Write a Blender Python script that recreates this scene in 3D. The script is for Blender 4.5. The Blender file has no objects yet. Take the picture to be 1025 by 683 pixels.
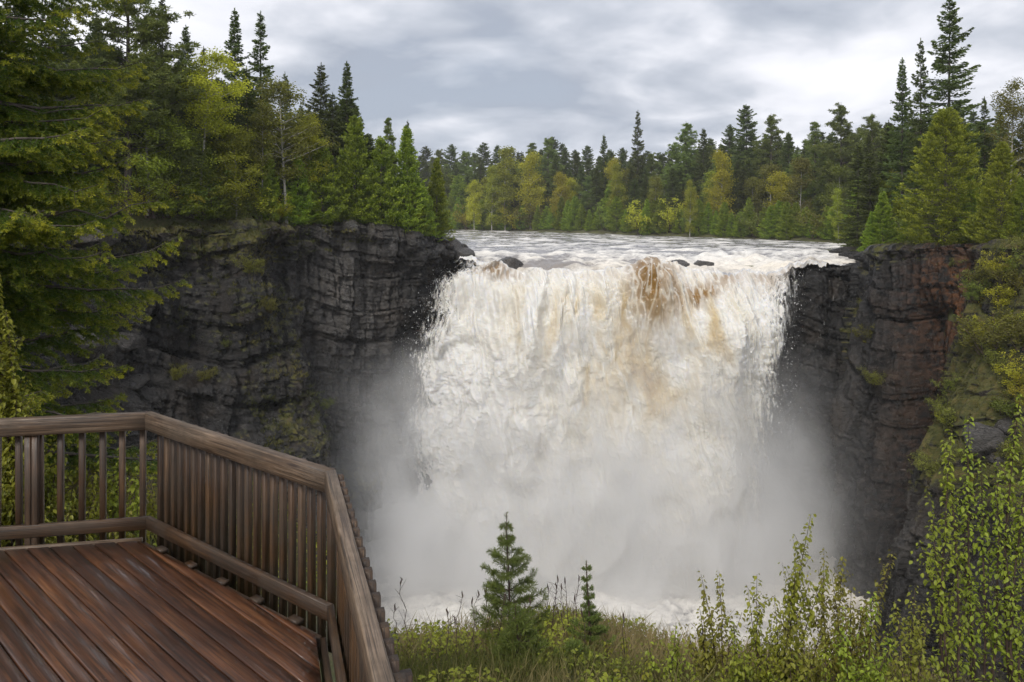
EXPOSURE = 0.68
SKYX, SKYY = 3.1, 1.7
MIST = 1.15
SPRAY = .28
HAZE = 0.0002
import bpy, math, random
import numpy as np
from mathutils import Vector
random.seed(7)
R = np.random.default_rng(11)
SC = bpy.context.scene
COL = SC.collection
F, HZ, EYE = 740.0, 215.0, 2.6            # focal length in pixels, horizon row, eye height over the deck
RIVZ, LIPZ, POOLZ = -2.5, -3.0, -34.4

def at(px, py, Y):
    return np.array([(px - 512.0) / F * Y, Y, EYE - (py - HZ) / F * Y])

# ------------------------------------------------------------------ noise
def _h(ix, iy, iz, seed):
    h = (ix.astype(np.uint32) * np.uint32(374761393) + iy.astype(np.uint32) * np.uint32(668265263)
         + iz.astype(np.uint32) * np.uint32(2147483647 - 1013904) + np.uint32((seed * 974711 + 12345) & 0xffffffff))
    h = (h ^ (h >> np.uint32(13))) * np.uint32(1274126177)
    h = (h ^ (h >> np.uint32(15))) * np.uint32(2246822519)
    return h ^ (h >> np.uint32(16))

def hash01(a, b, c=None, seed=0):
    a = np.asarray(a).astype(np.int64); b = np.asarray(b).astype(np.int64)
    c = np.zeros_like(a) if c is None else np.asarray(c).astype(np.int64)
    return (_h(a, b, c, seed) & np.uint32(0xffff)).astype(np.float64) / 65535.0

_G = np.array([[1,1,0],[-1,1,0],[1,-1,0],[-1,-1,0],[1,0,1],[-1,0,1],[1,0,-1],[-1,0,-1],
               [0,1,1],[0,-1,1],[0,1,-1],[0,-1,-1],[1,1,0],[-1,1,0],[0,-1,1],[0,-1,-1]], float)
def perlin(p, seed=0):
    p = np.asarray(p, float)
    i = np.floor(p).astype(np.int64); f = p - i
    u = f * f * f * (f * (f * 6 - 15) + 10)
    out = 0
    for dx in (0, 1):
        for dy in (0, 1):
            for dz in (0, 1):
                g = _G[(_h(i[..., 0] + dx, i[..., 1] + dy, i[..., 2] + dz, seed) & np.uint32(15)).astype(int)]
                d = g[..., 0] * (f[..., 0] - dx) + g[..., 1] * (f[..., 1] - dy) + g[..., 2] * (f[..., 2] - dz)
                w = (u[..., 0] if dx else 1 - u[..., 0]) * (u[..., 1] if dy else 1 - u[..., 1]) * (u[..., 2] if dz else 1 - u[..., 2])
                out = out + w * d
    return out

def fbm(p, octv=4, seed=0, gain=.5, lac=2.03):
    p = np.asarray(p, float); a, s, t = 1.0, 0, 0
    for k in range(octv):
        s = s + a * perlin(p, seed + k); t += a; a *= gain; p = p * lac + 3.7
    return s / t

def billow(p, octv=4, seed=0, gain=.5, lac=2.05):
    p = np.asarray(p, float); a, s, t = 1.0, 0, 0
    for k in range(octv):
        s = s + a * np.abs(perlin(p, seed + k)) * 2; t += a; a *= gain; p = p * lac + 5.1
    return s / t

def puffs(x, y, cell, seed, asp=1.5):
    """rounded puffs: height field of jittered domes, 0..1"""
    px_, py_ = x / cell, y / (cell * asp)
    ix, iy = np.floor(px_).astype(np.int64), np.floor(py_).astype(np.int64)
    best = np.zeros(px_.shape)
    for dx in (-1, 0, 1):
        for dy in (-1, 0, 1):
            cx_, cy_ = ix + dx, iy + dy
            jx = cx_ + .5 + .9 * (hash01(cx_, cy_, seed=seed) - .5); jy = cy_ + .5 + .9 * (hash01(cx_, cy_, seed=seed + 1) - .5)
            rr = .62 + .45 * hash01(cx_, cy_, seed=seed + 2); am = .45 + .55 * hash01(cx_, cy_, seed=seed + 3)
            d2 = ((px_ - jx) ** 2 + (py_ - jy) ** 2) / rr ** 2
            best = np.maximum(best, am * np.sqrt(np.clip(1 - d2, 0, 1)))
    return best

def sstep(a, b, x):
    t = np.clip((np.asarray(x, float) - a) / (b - a), 0, 1)
    return t * t * (3 - 2 * t)

def v3(x, y, z):
    return np.stack(np.broadcast_arrays(np.asarray(x, float), np.asarray(y, float), np.asarray(z, float)), -1)

def nrm(v):
    return v / np.maximum(np.linalg.norm(v, axis=-1, keepdims=True), 1e-9)

# ------------------------------------------------------------------ objects
def mesh(name, V, faces, mats, attrs=None, parent=None, smooth=False, mat_index=None):
    """faces: list of (M,k) integer arrays."""
    V = np.ascontiguousarray(V, np.float32).reshape(-1, 3)
    if not isinstance(faces, (list, tuple)): faces = [faces]
    faces = [np.asarray(f, np.int32) for f in faces if len(f)]
    me = bpy.data.meshes.new(name)
    me.vertices.add(len(V)); me.vertices.foreach_set('co', V.ravel())
    li = np.concatenate([f.ravel() for f in faces]).astype(np.int32)
    cnt = np.concatenate([np.full(len(f), f.shape[1], np.int32) for f in faces])
    me.loops.add(len(li)); me.loops.foreach_set('vertex_index', li)
    st = np.concatenate([[0], np.cumsum(cnt)[:-1]]).astype(np.int32)
    me.polygons.add(len(cnt)); me.polygons.foreach_set('loop_start', st)
    try: me.polygons.foreach_set('loop_total', cnt)
    except Exception: pass
    if smooth: me.polygons.foreach_set('use_smooth', np.ones(len(cnt), bool))
    if mat_index is not None: me.polygons.foreach_set('material_index', np.asarray(mat_index, np.int32))
    for k, (a, dom) in (attrs or {}).items():
        a = np.asarray(a, np.float32)
        at_ = me.attributes.new(k, 'FLOAT_VECTOR' if a.ndim == 2 else 'FLOAT', dom)
        at_.data.foreach_set('vector' if a.ndim == 2 else 'value', a.ravel())
    me.update(calc_edges=True); me.validate()
    for m in (mats if isinstance(mats, (list, tuple)) else [mats]): me.materials.append(m)
    o = bpy.data.objects.new(name, me); COL.objects.link(o)
    if parent is not None: o.parent = parent
    return o

def grid_faces(nr, nc, keep=None):
    a = np.arange((nr - 1) * nc).reshape(nr - 1, nc)[:, :-1]
    q = np.stack([a, a + 1, a + nc + 1, a + nc], -1)
    if keep is not None: q = q[keep]
    return q.reshape(-1, 4)

def empty(name, loc=(0, 0, 0), rz=0):
    o = bpy.data.objects.new(name, None); COL.objects.link(o)
    o.location = [float(c) for c in loc]; o.rotation_euler = (0, 0, rz); o.empty_display_size = .3
    return o

def tag(o, label=None, cat=None, group=None, kind=None):
    if label: o['label'] = label
    if cat: o['category'] = cat
    if group: o['group'] = group
    if kind: o['kind'] = kind
    return o

def dup(root):
    r = root.copy(); COL.objects.link(r)
    for ch in list(root.children):
        c = ch.copy(); COL.objects.link(c); c.parent = r
        for g in list(ch.children):
            d = g.copy(); COL.objects.link(d); d.parent = c
    return r

# ------------------------------------------------------------------ materials
class NT:
    def __init__(s, name):
        s.m = bpy.data.materials.new(name); s.m.use_nodes = True
        s.t = s.m.node_tree; s.t.nodes.clear()
        s.out = s.n('ShaderNodeOutputMaterial')
    def n(s, typ, **kw):
        nd = s.t.nodes.new(typ)
        for k, v in kw.items(): setattr(nd, k, v)
        return nd
    def set(s, sock, v):
        if hasattr(v, 'is_linked') or hasattr(v, 'links'): s.t.links.new(v, sock)
        elif v is not None:
            try:
                if sock.type == 'RGBA' and len(v) == 3: v = (*v, 1)
            except TypeError: pass
            sock.default_value = v
    def attr(s, name):
        a = s.n('ShaderNodeAttribute'); a.attribute_name = name; return a
    def math(s, op, a, b=None, clamp=False):
        m = s.n('ShaderNodeMath', operation=op); m.use_clamp = clamp
        s.set(m.inputs[0], a)
        if b is not None: s.set(m.inputs[1], b)
        return m.outputs[0]
    def vmul(s, v, k):
        m = s.n('ShaderNodeVectorMath', operation='MULTIPLY'); s.set(m.inputs[0], v); m.inputs[1].default_value = k
        return m.outputs[0]
    def noise(s, vec, scale, detail=4, rough=.55, dist=0, col=False):
        m = s.n('ShaderNodeTexNoise'); s.set(m.inputs['Vector'], vec); m.inputs['Scale'].default_value = scale
        m.inputs['Detail'].default_value = detail; m.inputs['Roughness'].default_value = rough; m.inputs['Distortion'].default_value = dist
        return m.outputs['Color' if col else 'Fac']
    def voro(s, vec, scale, feature='F1', out='Distance'):
        m = s.n('ShaderNodeTexVoronoi', feature=feature); s.set(m.inputs['Vector'], vec); m.inputs['Scale'].default_value = scale
        return m.outputs[out]
    def rng(s, x, a, b, c=0., d=1., smooth=False):
        m = s.n('ShaderNodeMapRange'); m.clamp = True
        if smooth: m.interpolation_type = 'SMOOTHSTEP'
        s.set(m.inputs[0], x)
        for i, v in enumerate((a, b, c, d)): s.set(m.inputs[i + 1], v)
        return m.outputs[0]
    def mix(s, f, a, b, mode='MIX'):
        m = s.n('ShaderNodeMix', data_type='RGBA', blend_type=mode)
        s.set(m.inputs[0], f); s.set(m.inputs[6], a); s.set(m.inputs[7], b)
        return m.outputs[2]
    def ramp(s, x, stops):
        m = s.n('ShaderNodeValToRGB'); e = m.color_ramp.elements
        while len(e) < len(stops): e.new(.5)
        for k, (p, c) in zip(e, stops): k.position = p; k.color = (*c, 1)
        s.set(m.inputs[0], x); return m.outputs[0]
    def bump(s, h, strength=.5, dist=.1, normal=None):
        m = s.n('ShaderNodeBump'); m.inputs['Strength'].default_value = strength; m.inputs['Distance'].default_value = dist
        s.set(m.inputs['Height'], h)
        if normal is not None: s.set(m.inputs['Normal'], normal)
        return m.outputs[0]
    def bsdf(s, **kw):
        b = s.n('ShaderNodeBsdfPrincipled')
        for k, v in kw.items(): s.set(b.inputs[k.replace('_', ' ')], v)
        return b.outputs[0]
    def done(s, sh, vol=False):
        s.t.links.new(sh, s.out.inputs['Volume' if vol else 'Surface']); return s.m
    def pos(s):
        return s.n('ShaderNodeNewGeometry').outputs['Position']

def leaf_mat(name, c1, c2, trans=.35, rough=.55, var=.25, spec=.25):
    k = NT(name); t = k.attr('tint').outputs['Fac']
    oi = k.n('ShaderNodeObjectInfo').outputs['Random']
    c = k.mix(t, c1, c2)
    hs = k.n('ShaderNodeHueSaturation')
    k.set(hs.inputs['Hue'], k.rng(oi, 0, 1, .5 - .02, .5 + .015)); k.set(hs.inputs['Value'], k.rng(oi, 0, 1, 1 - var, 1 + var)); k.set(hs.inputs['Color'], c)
    c = hs.outputs[0]
    p = k.bsdf(Base_Color=c, Roughness=rough, Specular_IOR_Level=spec)
    tr = k.n('ShaderNodeBsdfTranslucent'); k.set(tr.inputs[0], c)
    mx = k.n('ShaderNodeMixShader'); mx.inputs[0].default_value = trans
    k.t.links.new(p, mx.inputs[1]); k.t.links.new(tr.outputs[0], mx.inputs[2])
    return k.done(mx.outputs[0])

def bark_mat(name, c1, c2, scale=6, white=False):
    k = NT(name); tc = k.n('ShaderNodeTexCoord').outputs['Object']
    n = k.noise(k.vmul(tc, (1, 1, .25) if not white else (1, 1, 3)), scale, 5, .65)
    c = k.ramp(n, [(.35, c1), (.6, c2)] if not white else [(.36, c1), (.46, c2)])
    return k.done(k.bsdf(Base_Color=c, Roughness=.8, Normal=k.bump(n, .6, .03)))

M = {}
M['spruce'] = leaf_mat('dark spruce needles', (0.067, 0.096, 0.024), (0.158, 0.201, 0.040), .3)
M['pine'] = leaf_mat('soft pine needles', (0.114, 0.167, 0.043), (0.247, 0.298, 0.065), .35)
M['cedar'] = leaf_mat('cedar sprays', (0.120, 0.187, 0.022), (0.371, 0.456, 0.044), .35)
M['birch'] = leaf_mat('young birch leaves', (0.265, 0.276, 0.028), (0.603, 0.568, 0.052), .45)
M['aspen'] = leaf_mat('bright fresh leaves', (0.201, 0.240, 0.029), (0.443, 0.468, 0.053), .45)
M['bronze'] = leaf_mat('olive bronze leaves', (0.138, 0.141, 0.031), (0.256, 0.269, 0.043), .4)
M['shrub'] = leaf_mat('understory leaves', (0.114, 0.169, 0.028), (0.264, 0.317, 0.050), .35)
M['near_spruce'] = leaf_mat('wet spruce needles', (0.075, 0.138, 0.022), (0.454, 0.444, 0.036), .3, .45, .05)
M['near_pine'] = leaf_mat('sapling needles', (0.079, 0.138, 0.031), (0.222, 0.276, 0.062), .3, .5, .1)
M['sapling_leaf'] = leaf_mat('sapling leaves', (0.160, 0.196, 0.030), (0.376, 0.433, 0.050), .45, .4, .12)
M['bronze_leaf'] = leaf_mat('bronze tinged leaves', (0.186, 0.167, 0.037), (0.332, 0.345, 0.053), .45, .4, .12)
M['lime_leaf'] = leaf_mat('lime green leaves', (.13, .17, .02), (.36, .38, .05), .45, .4, .1)
M['grass'] = leaf_mat('bank grass', (.10, .115, .025), (.34, .26, .13), .35, .6, .05)
M['ledge'] = leaf_mat('ledge grass', (.07, .08, .018), (.17, .14, .045), .3, .7, .05)
M['bark'] = bark_mat('grey brown bark', (.03, .024, .02), (.11, .09, .075))
M['twig'] = bark_mat('reddish twig bark', (.035, .02, .015), (.1, .065, .05), 20)
M['bigcedar'] = leaf_mat('yellow green cedar sprays', (0.165, 0.233, 0.024), (0.468, 0.555, 0.052), .35)
M['birchbark'] = bark_mat('white birch bark', (.07, .06, .05), (.40, .38, .34), 2.2, True)
# ------------------------------------------------------------------ camera, world, sun
cam = bpy.data.cameras.new('camera'); co = bpy.data.objects.new('camera', cam); COL.objects.link(co)
co.location = (0, 0, EYE); co.rotation_euler = (math.pi / 2, 0, 0)
cam.sensor_width = 36; cam.lens = F / 1024 * 36; cam.shift_y = (HZ - 341) / 1024
cam.clip_start = .05; cam.clip_end = 12000
SC.camera = co

SUN_EL, SUN_AZ = math.radians(46), math.radians(205)      # azimuth from +Y clockwise: behind the viewer, a little to the left
w = bpy.data.worlds.new('World'); SC.world = w; w.use_nodes = True
t = w.node_tree; t.nodes.clear()
def wn(typ, **kw):
    n = t.nodes.new(typ)
    for k_, v_ in kw.items(): setattr(n, k_, v_)
    return n
def wl(a, b): t.links.new(a, b)
sky = wn('ShaderNodeTexSky', sky_type='NISHITA', sun_disc=False, sun_elevation=SUN_EL, sun_rotation=SUN_AZ)
bg1 = wn('ShaderNodeBackground'); bg1.inputs[1].default_value = .1; wl(sky.outputs[0], bg1.inputs[0])
tc = wn('ShaderNodeTexCoord'); sx = wn('ShaderNodeSeparateXYZ'); wl(tc.outputs['Generated'], sx.inputs[0])
def wm(op, a, b=None):
    m = wn('ShaderNodeMath', operation=op)
    for i, v in enumerate((a, b)):
        if v is None: continue
        if hasattr(v, 'links'): wl(v, m.inputs[i])
        else: m.inputs[i].default_value = v
    return m.outputs[0]
zz = wm('ADD', wm('ABSOLUTE', sx.outputs[2]), .24)
cx = wn('ShaderNodeCombineXYZ'); wl(wm('DIVIDE', sx.outputs[0], zz), cx.inputs[0]); wl(wm('DIVIDE', sx.outputs[1], zz), cx.inputs[1])
def wnoise(scale, det, off, sxy):
    mp = wn('ShaderNodeMapping'); wl(cx.outputs[0], mp.inputs[0]); mp.inputs['Location'].default_value = off; mp.inputs['Scale'].default_value = sxy
    n = wn('ShaderNodeTexNoise'); wl(mp.outputs[0], n.inputs['Vector']); n.inputs['Scale'].default_value = scale
    n.inputs['Detail'].default_value = det; n.inputs['Roughness'].default_value = .5; n.inputs['Distortion'].default_value = .35
    return n.outputs[0]
n1 = wnoise(.85, 6, (SKYX, SKYY, 0), (1.05, 1.0, 1)); n2 = wnoise(3.0, 6, (7, 2, 0), (1.0, 1.0, 1))
cl = wm('ADD', wm('MULTIPLY', n1, .66), wm('MULTIPLY', n2, .34))
rp = wn('ShaderNodeValToRGB'); wl(cl, rp.inputs[0])
e = rp.color_ramp.elements
e.new(.5); e.new(.5)
for k_, (p_, c_) in zip(e, [(.38, (.27, .30, .36)), (.46, (.40, .425, .48)), (.53, (.58, .59, .635)), (.63, (.70, .705, .735))]):
    k_.position = p_; k_.color = (*c_, 1)
bg2 = wn('ShaderNodeBackground'); bg2.inputs[1].default_value = 1.0; wl(rp.outputs[0], bg2.inputs[0])
cover = wn('ShaderNodeMapRange'); wl(n1, cover.inputs[0])
for i, v in enumerate((.3, .4, .93, 1.0)): cover.inputs[i + 1].default_value = v
ms = wn('ShaderNodeMixShader'); wl(cover.outputs[0], ms.inputs[0]); wl(bg1.outputs[0], ms.inputs[1]); wl(bg2.outputs[0], ms.inputs[2])
wo = wn('ShaderNodeOutputWorld'); wl(ms.outputs[0], wo.inputs[0])

sl = bpy.data.lights.new('sun', 'SUN'); so = bpy.data.objects.new('sun', sl); COL.objects.link(so)
sl.energy = 1.5; sl.angle = math.radians(18); sl.color = (1, .955, .89)
sd = Vector((math.sin(SUN_AZ) * math.cos(SUN_EL), math.cos(SUN_AZ) * math.cos(SUN_EL), math.sin(SUN_EL)))
so.rotation_euler = sd.to_track_quat('Z', 'Y').to_euler(); so.location = sd * 60

SC.view_settings.view_transform = 'Standard'; SC.view_settings.look = 'None'; SC.view_settings.gamma = 1
SC.view_settings.exposure = EXPOSURE
SC.render.engine = 'CYCLES'
cy = SC.cycles
cy.use_denoising = True; cy.max_bounces = 12; cy.transparent_max_bounces = 24; cy.volume_bounces = 6
cy.diffuse_bounces = 3; cy.glossy_bounces = 3; cy.transmission_bounces = 4
cy.volume_step_rate = 1.0; cy.volume_max_steps = 128
cy.caustics_reflective = False; cy.caustics_refractive = False
cy.use_adaptive_sampling = True; cy.adaptive_threshold = .025
try: cy.denoising_prefilter = 'ACCURATE'
except Exception: pass

# ------------------------------------------------------------------ ground sheet
GORGE = np.array([(-16, 14.5), (-36, 35), (-33.4, 60), (-21.6, 72.5), (-18.2, 76), (-11, 80), (-5, 88), (10, 84), (32, 83), (38.6, 82.5),
                  (37.2, 74), (39.5, 70), (42.5, 66), (43, 58), (52, 48), (90, 40), (140, 36), (140, 14.5)], float)
FARBANK = [(380, 282), (430, 265), (520, 235), (640, 185), (760, 155), (860, 130), (900, 108)]
fbx, fby = np.array([p[0] for p in FARBANK], float), np.array([p[1] for p in FARBANK], float)
RIVER = np.array([(-4.5, 86), (-8, 110), (-25, 180), (-55, 300)] + [((x - 512) / F * y, y) for x, y in FARBANK] + [(47, 95), (39.5, 84)], float)
def sdpoly(P, poly):
    x, y = P[..., 0], P[..., 1]
    d = np.full(x.shape, 1e9); inside = np.zeros(x.shape, bool)
    n = len(poly)
    for i in range(n):
        a, b = poly[i], poly[(i + 1) % n]
        e_ = b - a; wx, wy = x - a[0], y - a[1]
        tt = np.clip((wx * e_[0] + wy * e_[1]) / (e_ @ e_), 0, 1)
        d = np.minimum(d, np.hypot(wx - e_[0] * tt, wy - e_[1] * tt))
        c = ((a[1] > y) != (b[1] > y)) & (x < (b[0] - a[0]) * (y - a[1]) / (b[1] - a[1] + 1e-12) + a[0])
        inside ^= c
    return np.where(inside, -d, d)

def near_z(X, Y):
    z = -1.27 - .0185 * np.clip(Y, 0, 40) ** 2 * sstep(-4.5, -1.5, X) - .17 * np.clip(X - .8, 0, 6)
    z = z - .010 * sstep(-3.5, -6, X) * np.clip(Y - 4, 0, 10) ** 1.5
    z = z + .12 * perlin(v3(X * .5, Y * .5, 0), 5)
    edge = 10.9 + .25 * np.sin(X * 1.3) + .6 * perlin(v3(X * .35, 0, 1), 8)
    return z - np.clip(Y - edge, 0, 60) * 1.05

def ground_z(X, Y):
    P = v3(X, Y, 0)
    g = sdpoly(P, GORGE); r = sdpoly(P, RIVER)
    left = 1.7 + 1.3 * sstep(-18, -34, X) + .6 * perlin(v3(X * .08, Y * .08, 0), 3) + 3 * sstep(-40, -140, X)
    right = -.3 + .9 * perlin(v3(X * .08, Y * .08, 2), 3) + .05 * np.clip(X - 44, 0, 150)
    far = -1.4 + .03 * np.clip(r, 0, 400)
    z = np.where(X < 10, left, right)
    farw = sstep(105, 140, Y) * sstep(-60, -40, r * 0 + X + 20)
    z = z * (1 - farw) + far * farw
    z = np.minimum(z, RIVZ + .1 + .32 * np.clip(r, 0, 40))
    z = np.where(r < 0, np.maximum(-5.0, RIVZ + .1 + .8 * r), z)
    nz = near_z(X, Y)
    wl_ = sstep(13.5, 16.5, Y)
    land_near = np.where(g < 0, nz, nz)
    z_g = np.where(g < 2.2, np.maximum(-37.5, nz), z)
    # south of the gorge everything is the near bluff
    z = np.where(Y < 14.5, nz * (1 - sstep(-7, -11, X)) + sstep(-7, -11, X) * (near_z(X, np.minimum(Y, 10.3)) + .25 * perlin(v3(X * .3, Y * .3, 7), 2)), z_g)
    return z

def land_z(x, y):
    X, Y = np.array([float(x)]), np.array([float(y)])
    r = sdpoly(v3(X, Y, 0), RIVER)
    left = 1.7 + 1.3 * sstep(-18, -34, X) + .6 * perlin(v3(X * .08, Y * .08, 0), 3) + 3 * sstep(-40, -140, X)
    right = -.3 + .9 * perlin(v3(X * .08, Y * .08, 2), 3) + .05 * np.clip(X - 44, 0, 150)
    z = np.where(X < 10, left, right)
    farw = sstep(105, 140, Y) * sstep(-60, -40, X + 20)
    z = z * (1 - farw) + (-1.4 + .03 * np.clip(r, 0, 400)) * farw
    return float(np.minimum(z, RIVZ + .1 + .32 * np.clip(r, 0, 40))[0])

def axis(core, mid, lo, hi):
    a = list(core)
    b = [v for v in mid if v < core[0] - .3 or v > core[-1] + .3]
    a += b
    x, st = max(a), 3.0
    while x < hi: x += st; st *= 1.28; a.append(x)
    x, st = min(a), 3.0
    while x > lo: x -= st; st *= 1.28; a.append(x)
    return np.array(sorted(a))
gx = axis(np.arange(-10, 9, .3), np.arange(-70, 90, 1.5), -5000, 5000)
gy = axis(np.arange(0, 15, .3), np.arange(-12, 300, 1.6), -3000, 6000)
GX, GY = np.meshgrid(gx, gy)
GZ = ground_z(GX, GY)
k = NT('forest floor'); pz = k.pos()
n = k.noise(pz, .5, 6, .6); n2 = k.noise(pz, 4, 5, .65)
c = k.mix(k.rng(n, .35, .62), (.045, .042, .02), (.085, .095, .025))
c = k.mix(k.rng(n2, .5, .72), c, (.12, .085, .045))
M['ground'] = k.done(k.bsdf(Base_Color=c, Roughness=.9, Normal=k.bump(n2, .8, .08)))
g = mesh('ground', v3(GX, GY, GZ), grid_faces(len(gy), len(gx)), M['ground'], smooth=True); tag(g, kind='structure')

def gz(x, y):
    return float(ground_z(np.array([float(x)]), np.array([float(y)]))[0])

# ------------------------------------------------------------------ cliffs
k = NT('wet dark rock'); pz = k.pos()
ge = k.n('ShaderNodeNewGeometry'); nz_ = k.n('ShaderNodeSeparateXYZ'); k.t.links.new(ge.outputs['Normal'], nz_.inputs[0])
big = k.noise(pz, .22, 5, .6, .4); mid = k.noise(k.vmul(pz, (1, 1, 1.9)), 1.1, 7, .65, .3); fine = k.noise(k.vmul(pz, (1, 1, 3.2)), 4.5, 6, .7)
c = k.ramp(mid, [(.30, (.006, .0055, .0055)), (.48, (.0125, .0115, .011)), (.62, (.030, .027, .025)), (.76, (.115, .105, .095))])
c = k.mix(k.rng(big, .50, .64, 0, .6), c, (.042, .029, .019))
pale = k.attr('pale').outputs['Fac']; c = k.mix(k.math('MULTIPLY', pale, k.rng(fine, .36, .6)), c, (.165, .152, .138))
rust = k.attr('rust').outputs['Fac']; c = k.mix(k.math('MULTIPLY', rust, k.rng(mid, .42, .58)), c, (.16, .065, .022))
lich = k.rng(k.noise(pz, 2.4, 5, .7), .62, .72, 0, .55); c = k.mix(lich, c, (.12, .115, .10))
veg = k.attr('veg').outputs['Fac']
up = k.rng(nz_.outputs[2], .12, .5)
vm = k.rng(k.math('ADD', k.math('ADD', veg, k.math('MULTIPLY', up, .4)), k.math('MULTIPLY', k.math('SUBTRACT', k.noise(pz, .9, 6, .7), .5), 1.9)), .72, .95)
vc = k.ramp(k.noise(pz, 1.6, 6, .7), [(.3, (.035, .04, .012)), (.5, (.085, .085, .02)), (.66, (.14, .11, .035))])
c = k.mix(vm, c, vc)
rough = k.rng(k.noise(pz, .8, 4, .6), .4, .62, .16, .52); rough = k.math('MAXIMUM', rough, vm)
crack = k.voro(k.vmul(pz, (1, 1, 1.7)), 1.1, 'DISTANCE_TO_EDGE')
h = k.math('ADD', k.math('MULTIPLY', fine, .5), k.math('MULTIPLY', k.rng(crack, 0, .05), .12))
M['rock'] = k.done(k.bsdf(Base_Color=c, Roughness=rough, Specular_IOR_Level=.5, Normal=k.bump(h, .9, .35)))

def rock_disp(u, z, amp=1.0, seed=0):
    """fractured rock: nested beds and joints, every block a tilted facet of its own"""
    wv = perlin(v3(u * .09, z * .07, 0), seed) * 2.6; wu = perlin(v3(u * .12, z * .12, 4), seed + 1) * 1.2
    d = 0
    for i, (hh, ww, a) in enumerate(((6.5, 4.6, 1.5), (2.6, 2.9, .95), (1.15, 1.55, .55), (.55, .95, .30), (.27, .5, .13))):
        zz_ = (z + .10 * u + wv + .12 * perlin(v3(u * .5, z * .5, i), seed + 2)) / hh
        li = np.floor(zz_)
        sh = hash01(li, li * 0, seed=seed + i) * 7 + (zz_ - li) * (hash01(li, li * 0 + 3, seed=seed + i) - .5) * .7
        uu = (u + wu) / (ww * (.6 + .8 * hash01(li, li * 0 + i, seed=seed + 5))) + sh
        ci = np.floor(uu); fz = zz_ - li; fu = uu - ci
        ky = li * 0 + i
        d = d + a * (hash01(li, ci, ky, seed=seed + 7) - .5)
        d = d + a * 1.1 * (hash01(li, ci, ky, seed=seed + 8) - .5) * (fu - .5) + a * .9 * (hash01(li, ci, ky, seed=seed + 9) - .35) * (.5 - fz)
        d = d - a * .30 * (fz < .07) - a * .25 * (fu < .06)
    d = d + .35 * fbm(v3(u * .3, z * .3, 1), 3, seed + 20) + .10 * fbm(v3(u * 2.2, z * 3.0, 2), 3, seed + 31)
    return d * amp

def resample(poly, step):
    P = np.array(poly, float); seg = np.linalg.norm(np.diff(P[:, :2], axis=0), axis=1); s = np.concatenate([[0], np.cumsum(seg)])
    uu = np.arange(0, s[-1] + 1e-6, step)
    return uu, np.stack([np.interp(uu, s, P[:, i]) for i in range(P.shape[1])], -1)

def cliff(name, poly, base, step, vstep, setback, vegf, palef, rustf, seed, amp=1.0, fold=6.0, ampf=None, topr=1.0, zs=1.0, cols=.25):
    """poly: (x, y, topz); the gorge lies to the right-hand side when walking along poly reversed = normal (dy,-dx)."""
    uu, P = resample(poly, step)
    T = np.gradient(P[:, :2], axis=0); Nn = nrm(np.stack([T[:, 1], -T[:, 0]], -1))
    KN = int(2.0 / step) | 1; ker = np.ones(2 * KN + 1) / (2 * KN + 1)                                              # round the corners' normals
    Nn = nrm(np.stack([np.convolve(np.pad(Nn[:, i], KN, mode='edge'), ker, mode='valid') for i in (0, 1)], -1))
    H = P[:, 2].max() - base
    nv = int(H / vstep); nf = 26
    v = np.concatenate([np.linspace(-1, 0, nf)[:-1], np.linspace(0, 1, nv)])
    U, Vv = np.meshgrid(uu, v)
    top = P[:, 2][None, :]
    vz = np.clip(Vv, 0, 1)
    Z = top * (1 - vz) + base * vz
    back = np.clip(-Vv, 0, 1)
    d = rock_disp(U, Z * zs, amp, seed)
    if ampf is not None: d = d * ampf(U, vz)
    gul = (1.5 + 1.1 * (cols < .9)) * fbm(v3(U * .11, Z * .035, 0), 3, seed + 50) * 2.0 + .8 * perlin(v3(U * .3, Z * .05, 3), seed + 52)
    if ampf is not None: gul = gul * ampf(U, vz)
    Uc = U + .8 * perlin(v3(U * .2, Z * .12, 8), seed + 60) + .25 * perlin(v3(U * .9, Z * .5, 8), seed + 61)
    cf = Uc / 1.7 - np.floor(Uc / 1.7); cid = np.floor(Uc / 1.7)
    d = d + cols * (1.1 * (hash01(cid, cid * 0, seed=seed + 70) - .5) - .35 * (cf < .08) + .7 * (cf - .5) * (hash01(cid, cid * 0 + 1, seed=seed + 71) - .5))
    d = d + gul * sstep(0, .05, vz)
    Z = Z + (.7 * fbm(v3(U * .35, U * 0, 5), 4, seed + 54) - .25 * (np.floor(hash01(np.floor(U / 2.3), np.floor(U / 2.3) * 0, seed=seed) * 3))) * (1 - vz) ** 3 * topr
    off = setback(U, vz) + d * (1 - sstep(0, .8, back)) - back * fold
    Z = Z - sstep(.55, 1, back) * 1.0 - .3 * sstep(.02, 0, vz) * (1 - sstep(0, .2, back)) + .35 * d * sstep(0, .1, back) * (1 - sstep(.5, .9, back))
    X = P[:, 0][None, :] + Nn[:, 0][None, :] * off; Y = P[:, 1][None, :] + Nn[:, 1][None, :] * off
    V = v3(X, Y, Z)
    a = {'veg': (vegf(U, vz, back).ravel(), 'POINT'), 'pale': (palef(U, vz).ravel(), 'POINT'), 'rust': (rustf(U, vz).ravel(), 'POINT')}
    o = mesh(name, V, grid_faces(len(v), len(uu))[:, ::-1], M['rock'], a)
    tag(o, kind='structure')
    nn = np.zeros_like(V)
    du = np.gradient(V, axis=1); dv = np.gradient(V, axis=0)
    nn = nrm(np.cross(du, dv)); nn = nn * np.sign(nn[..., 2:3] * 0 + 1)
    return V, nn, U, vz, back, a['veg'][0].reshape(U.shape)

zero = lambda U, v: U * 0
def blob(U, v, u0, v0, ru, rv):
    return np.exp(-(((U - u0) / ru) ** 2 + ((v - v0) / rv) ** 2))

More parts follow.
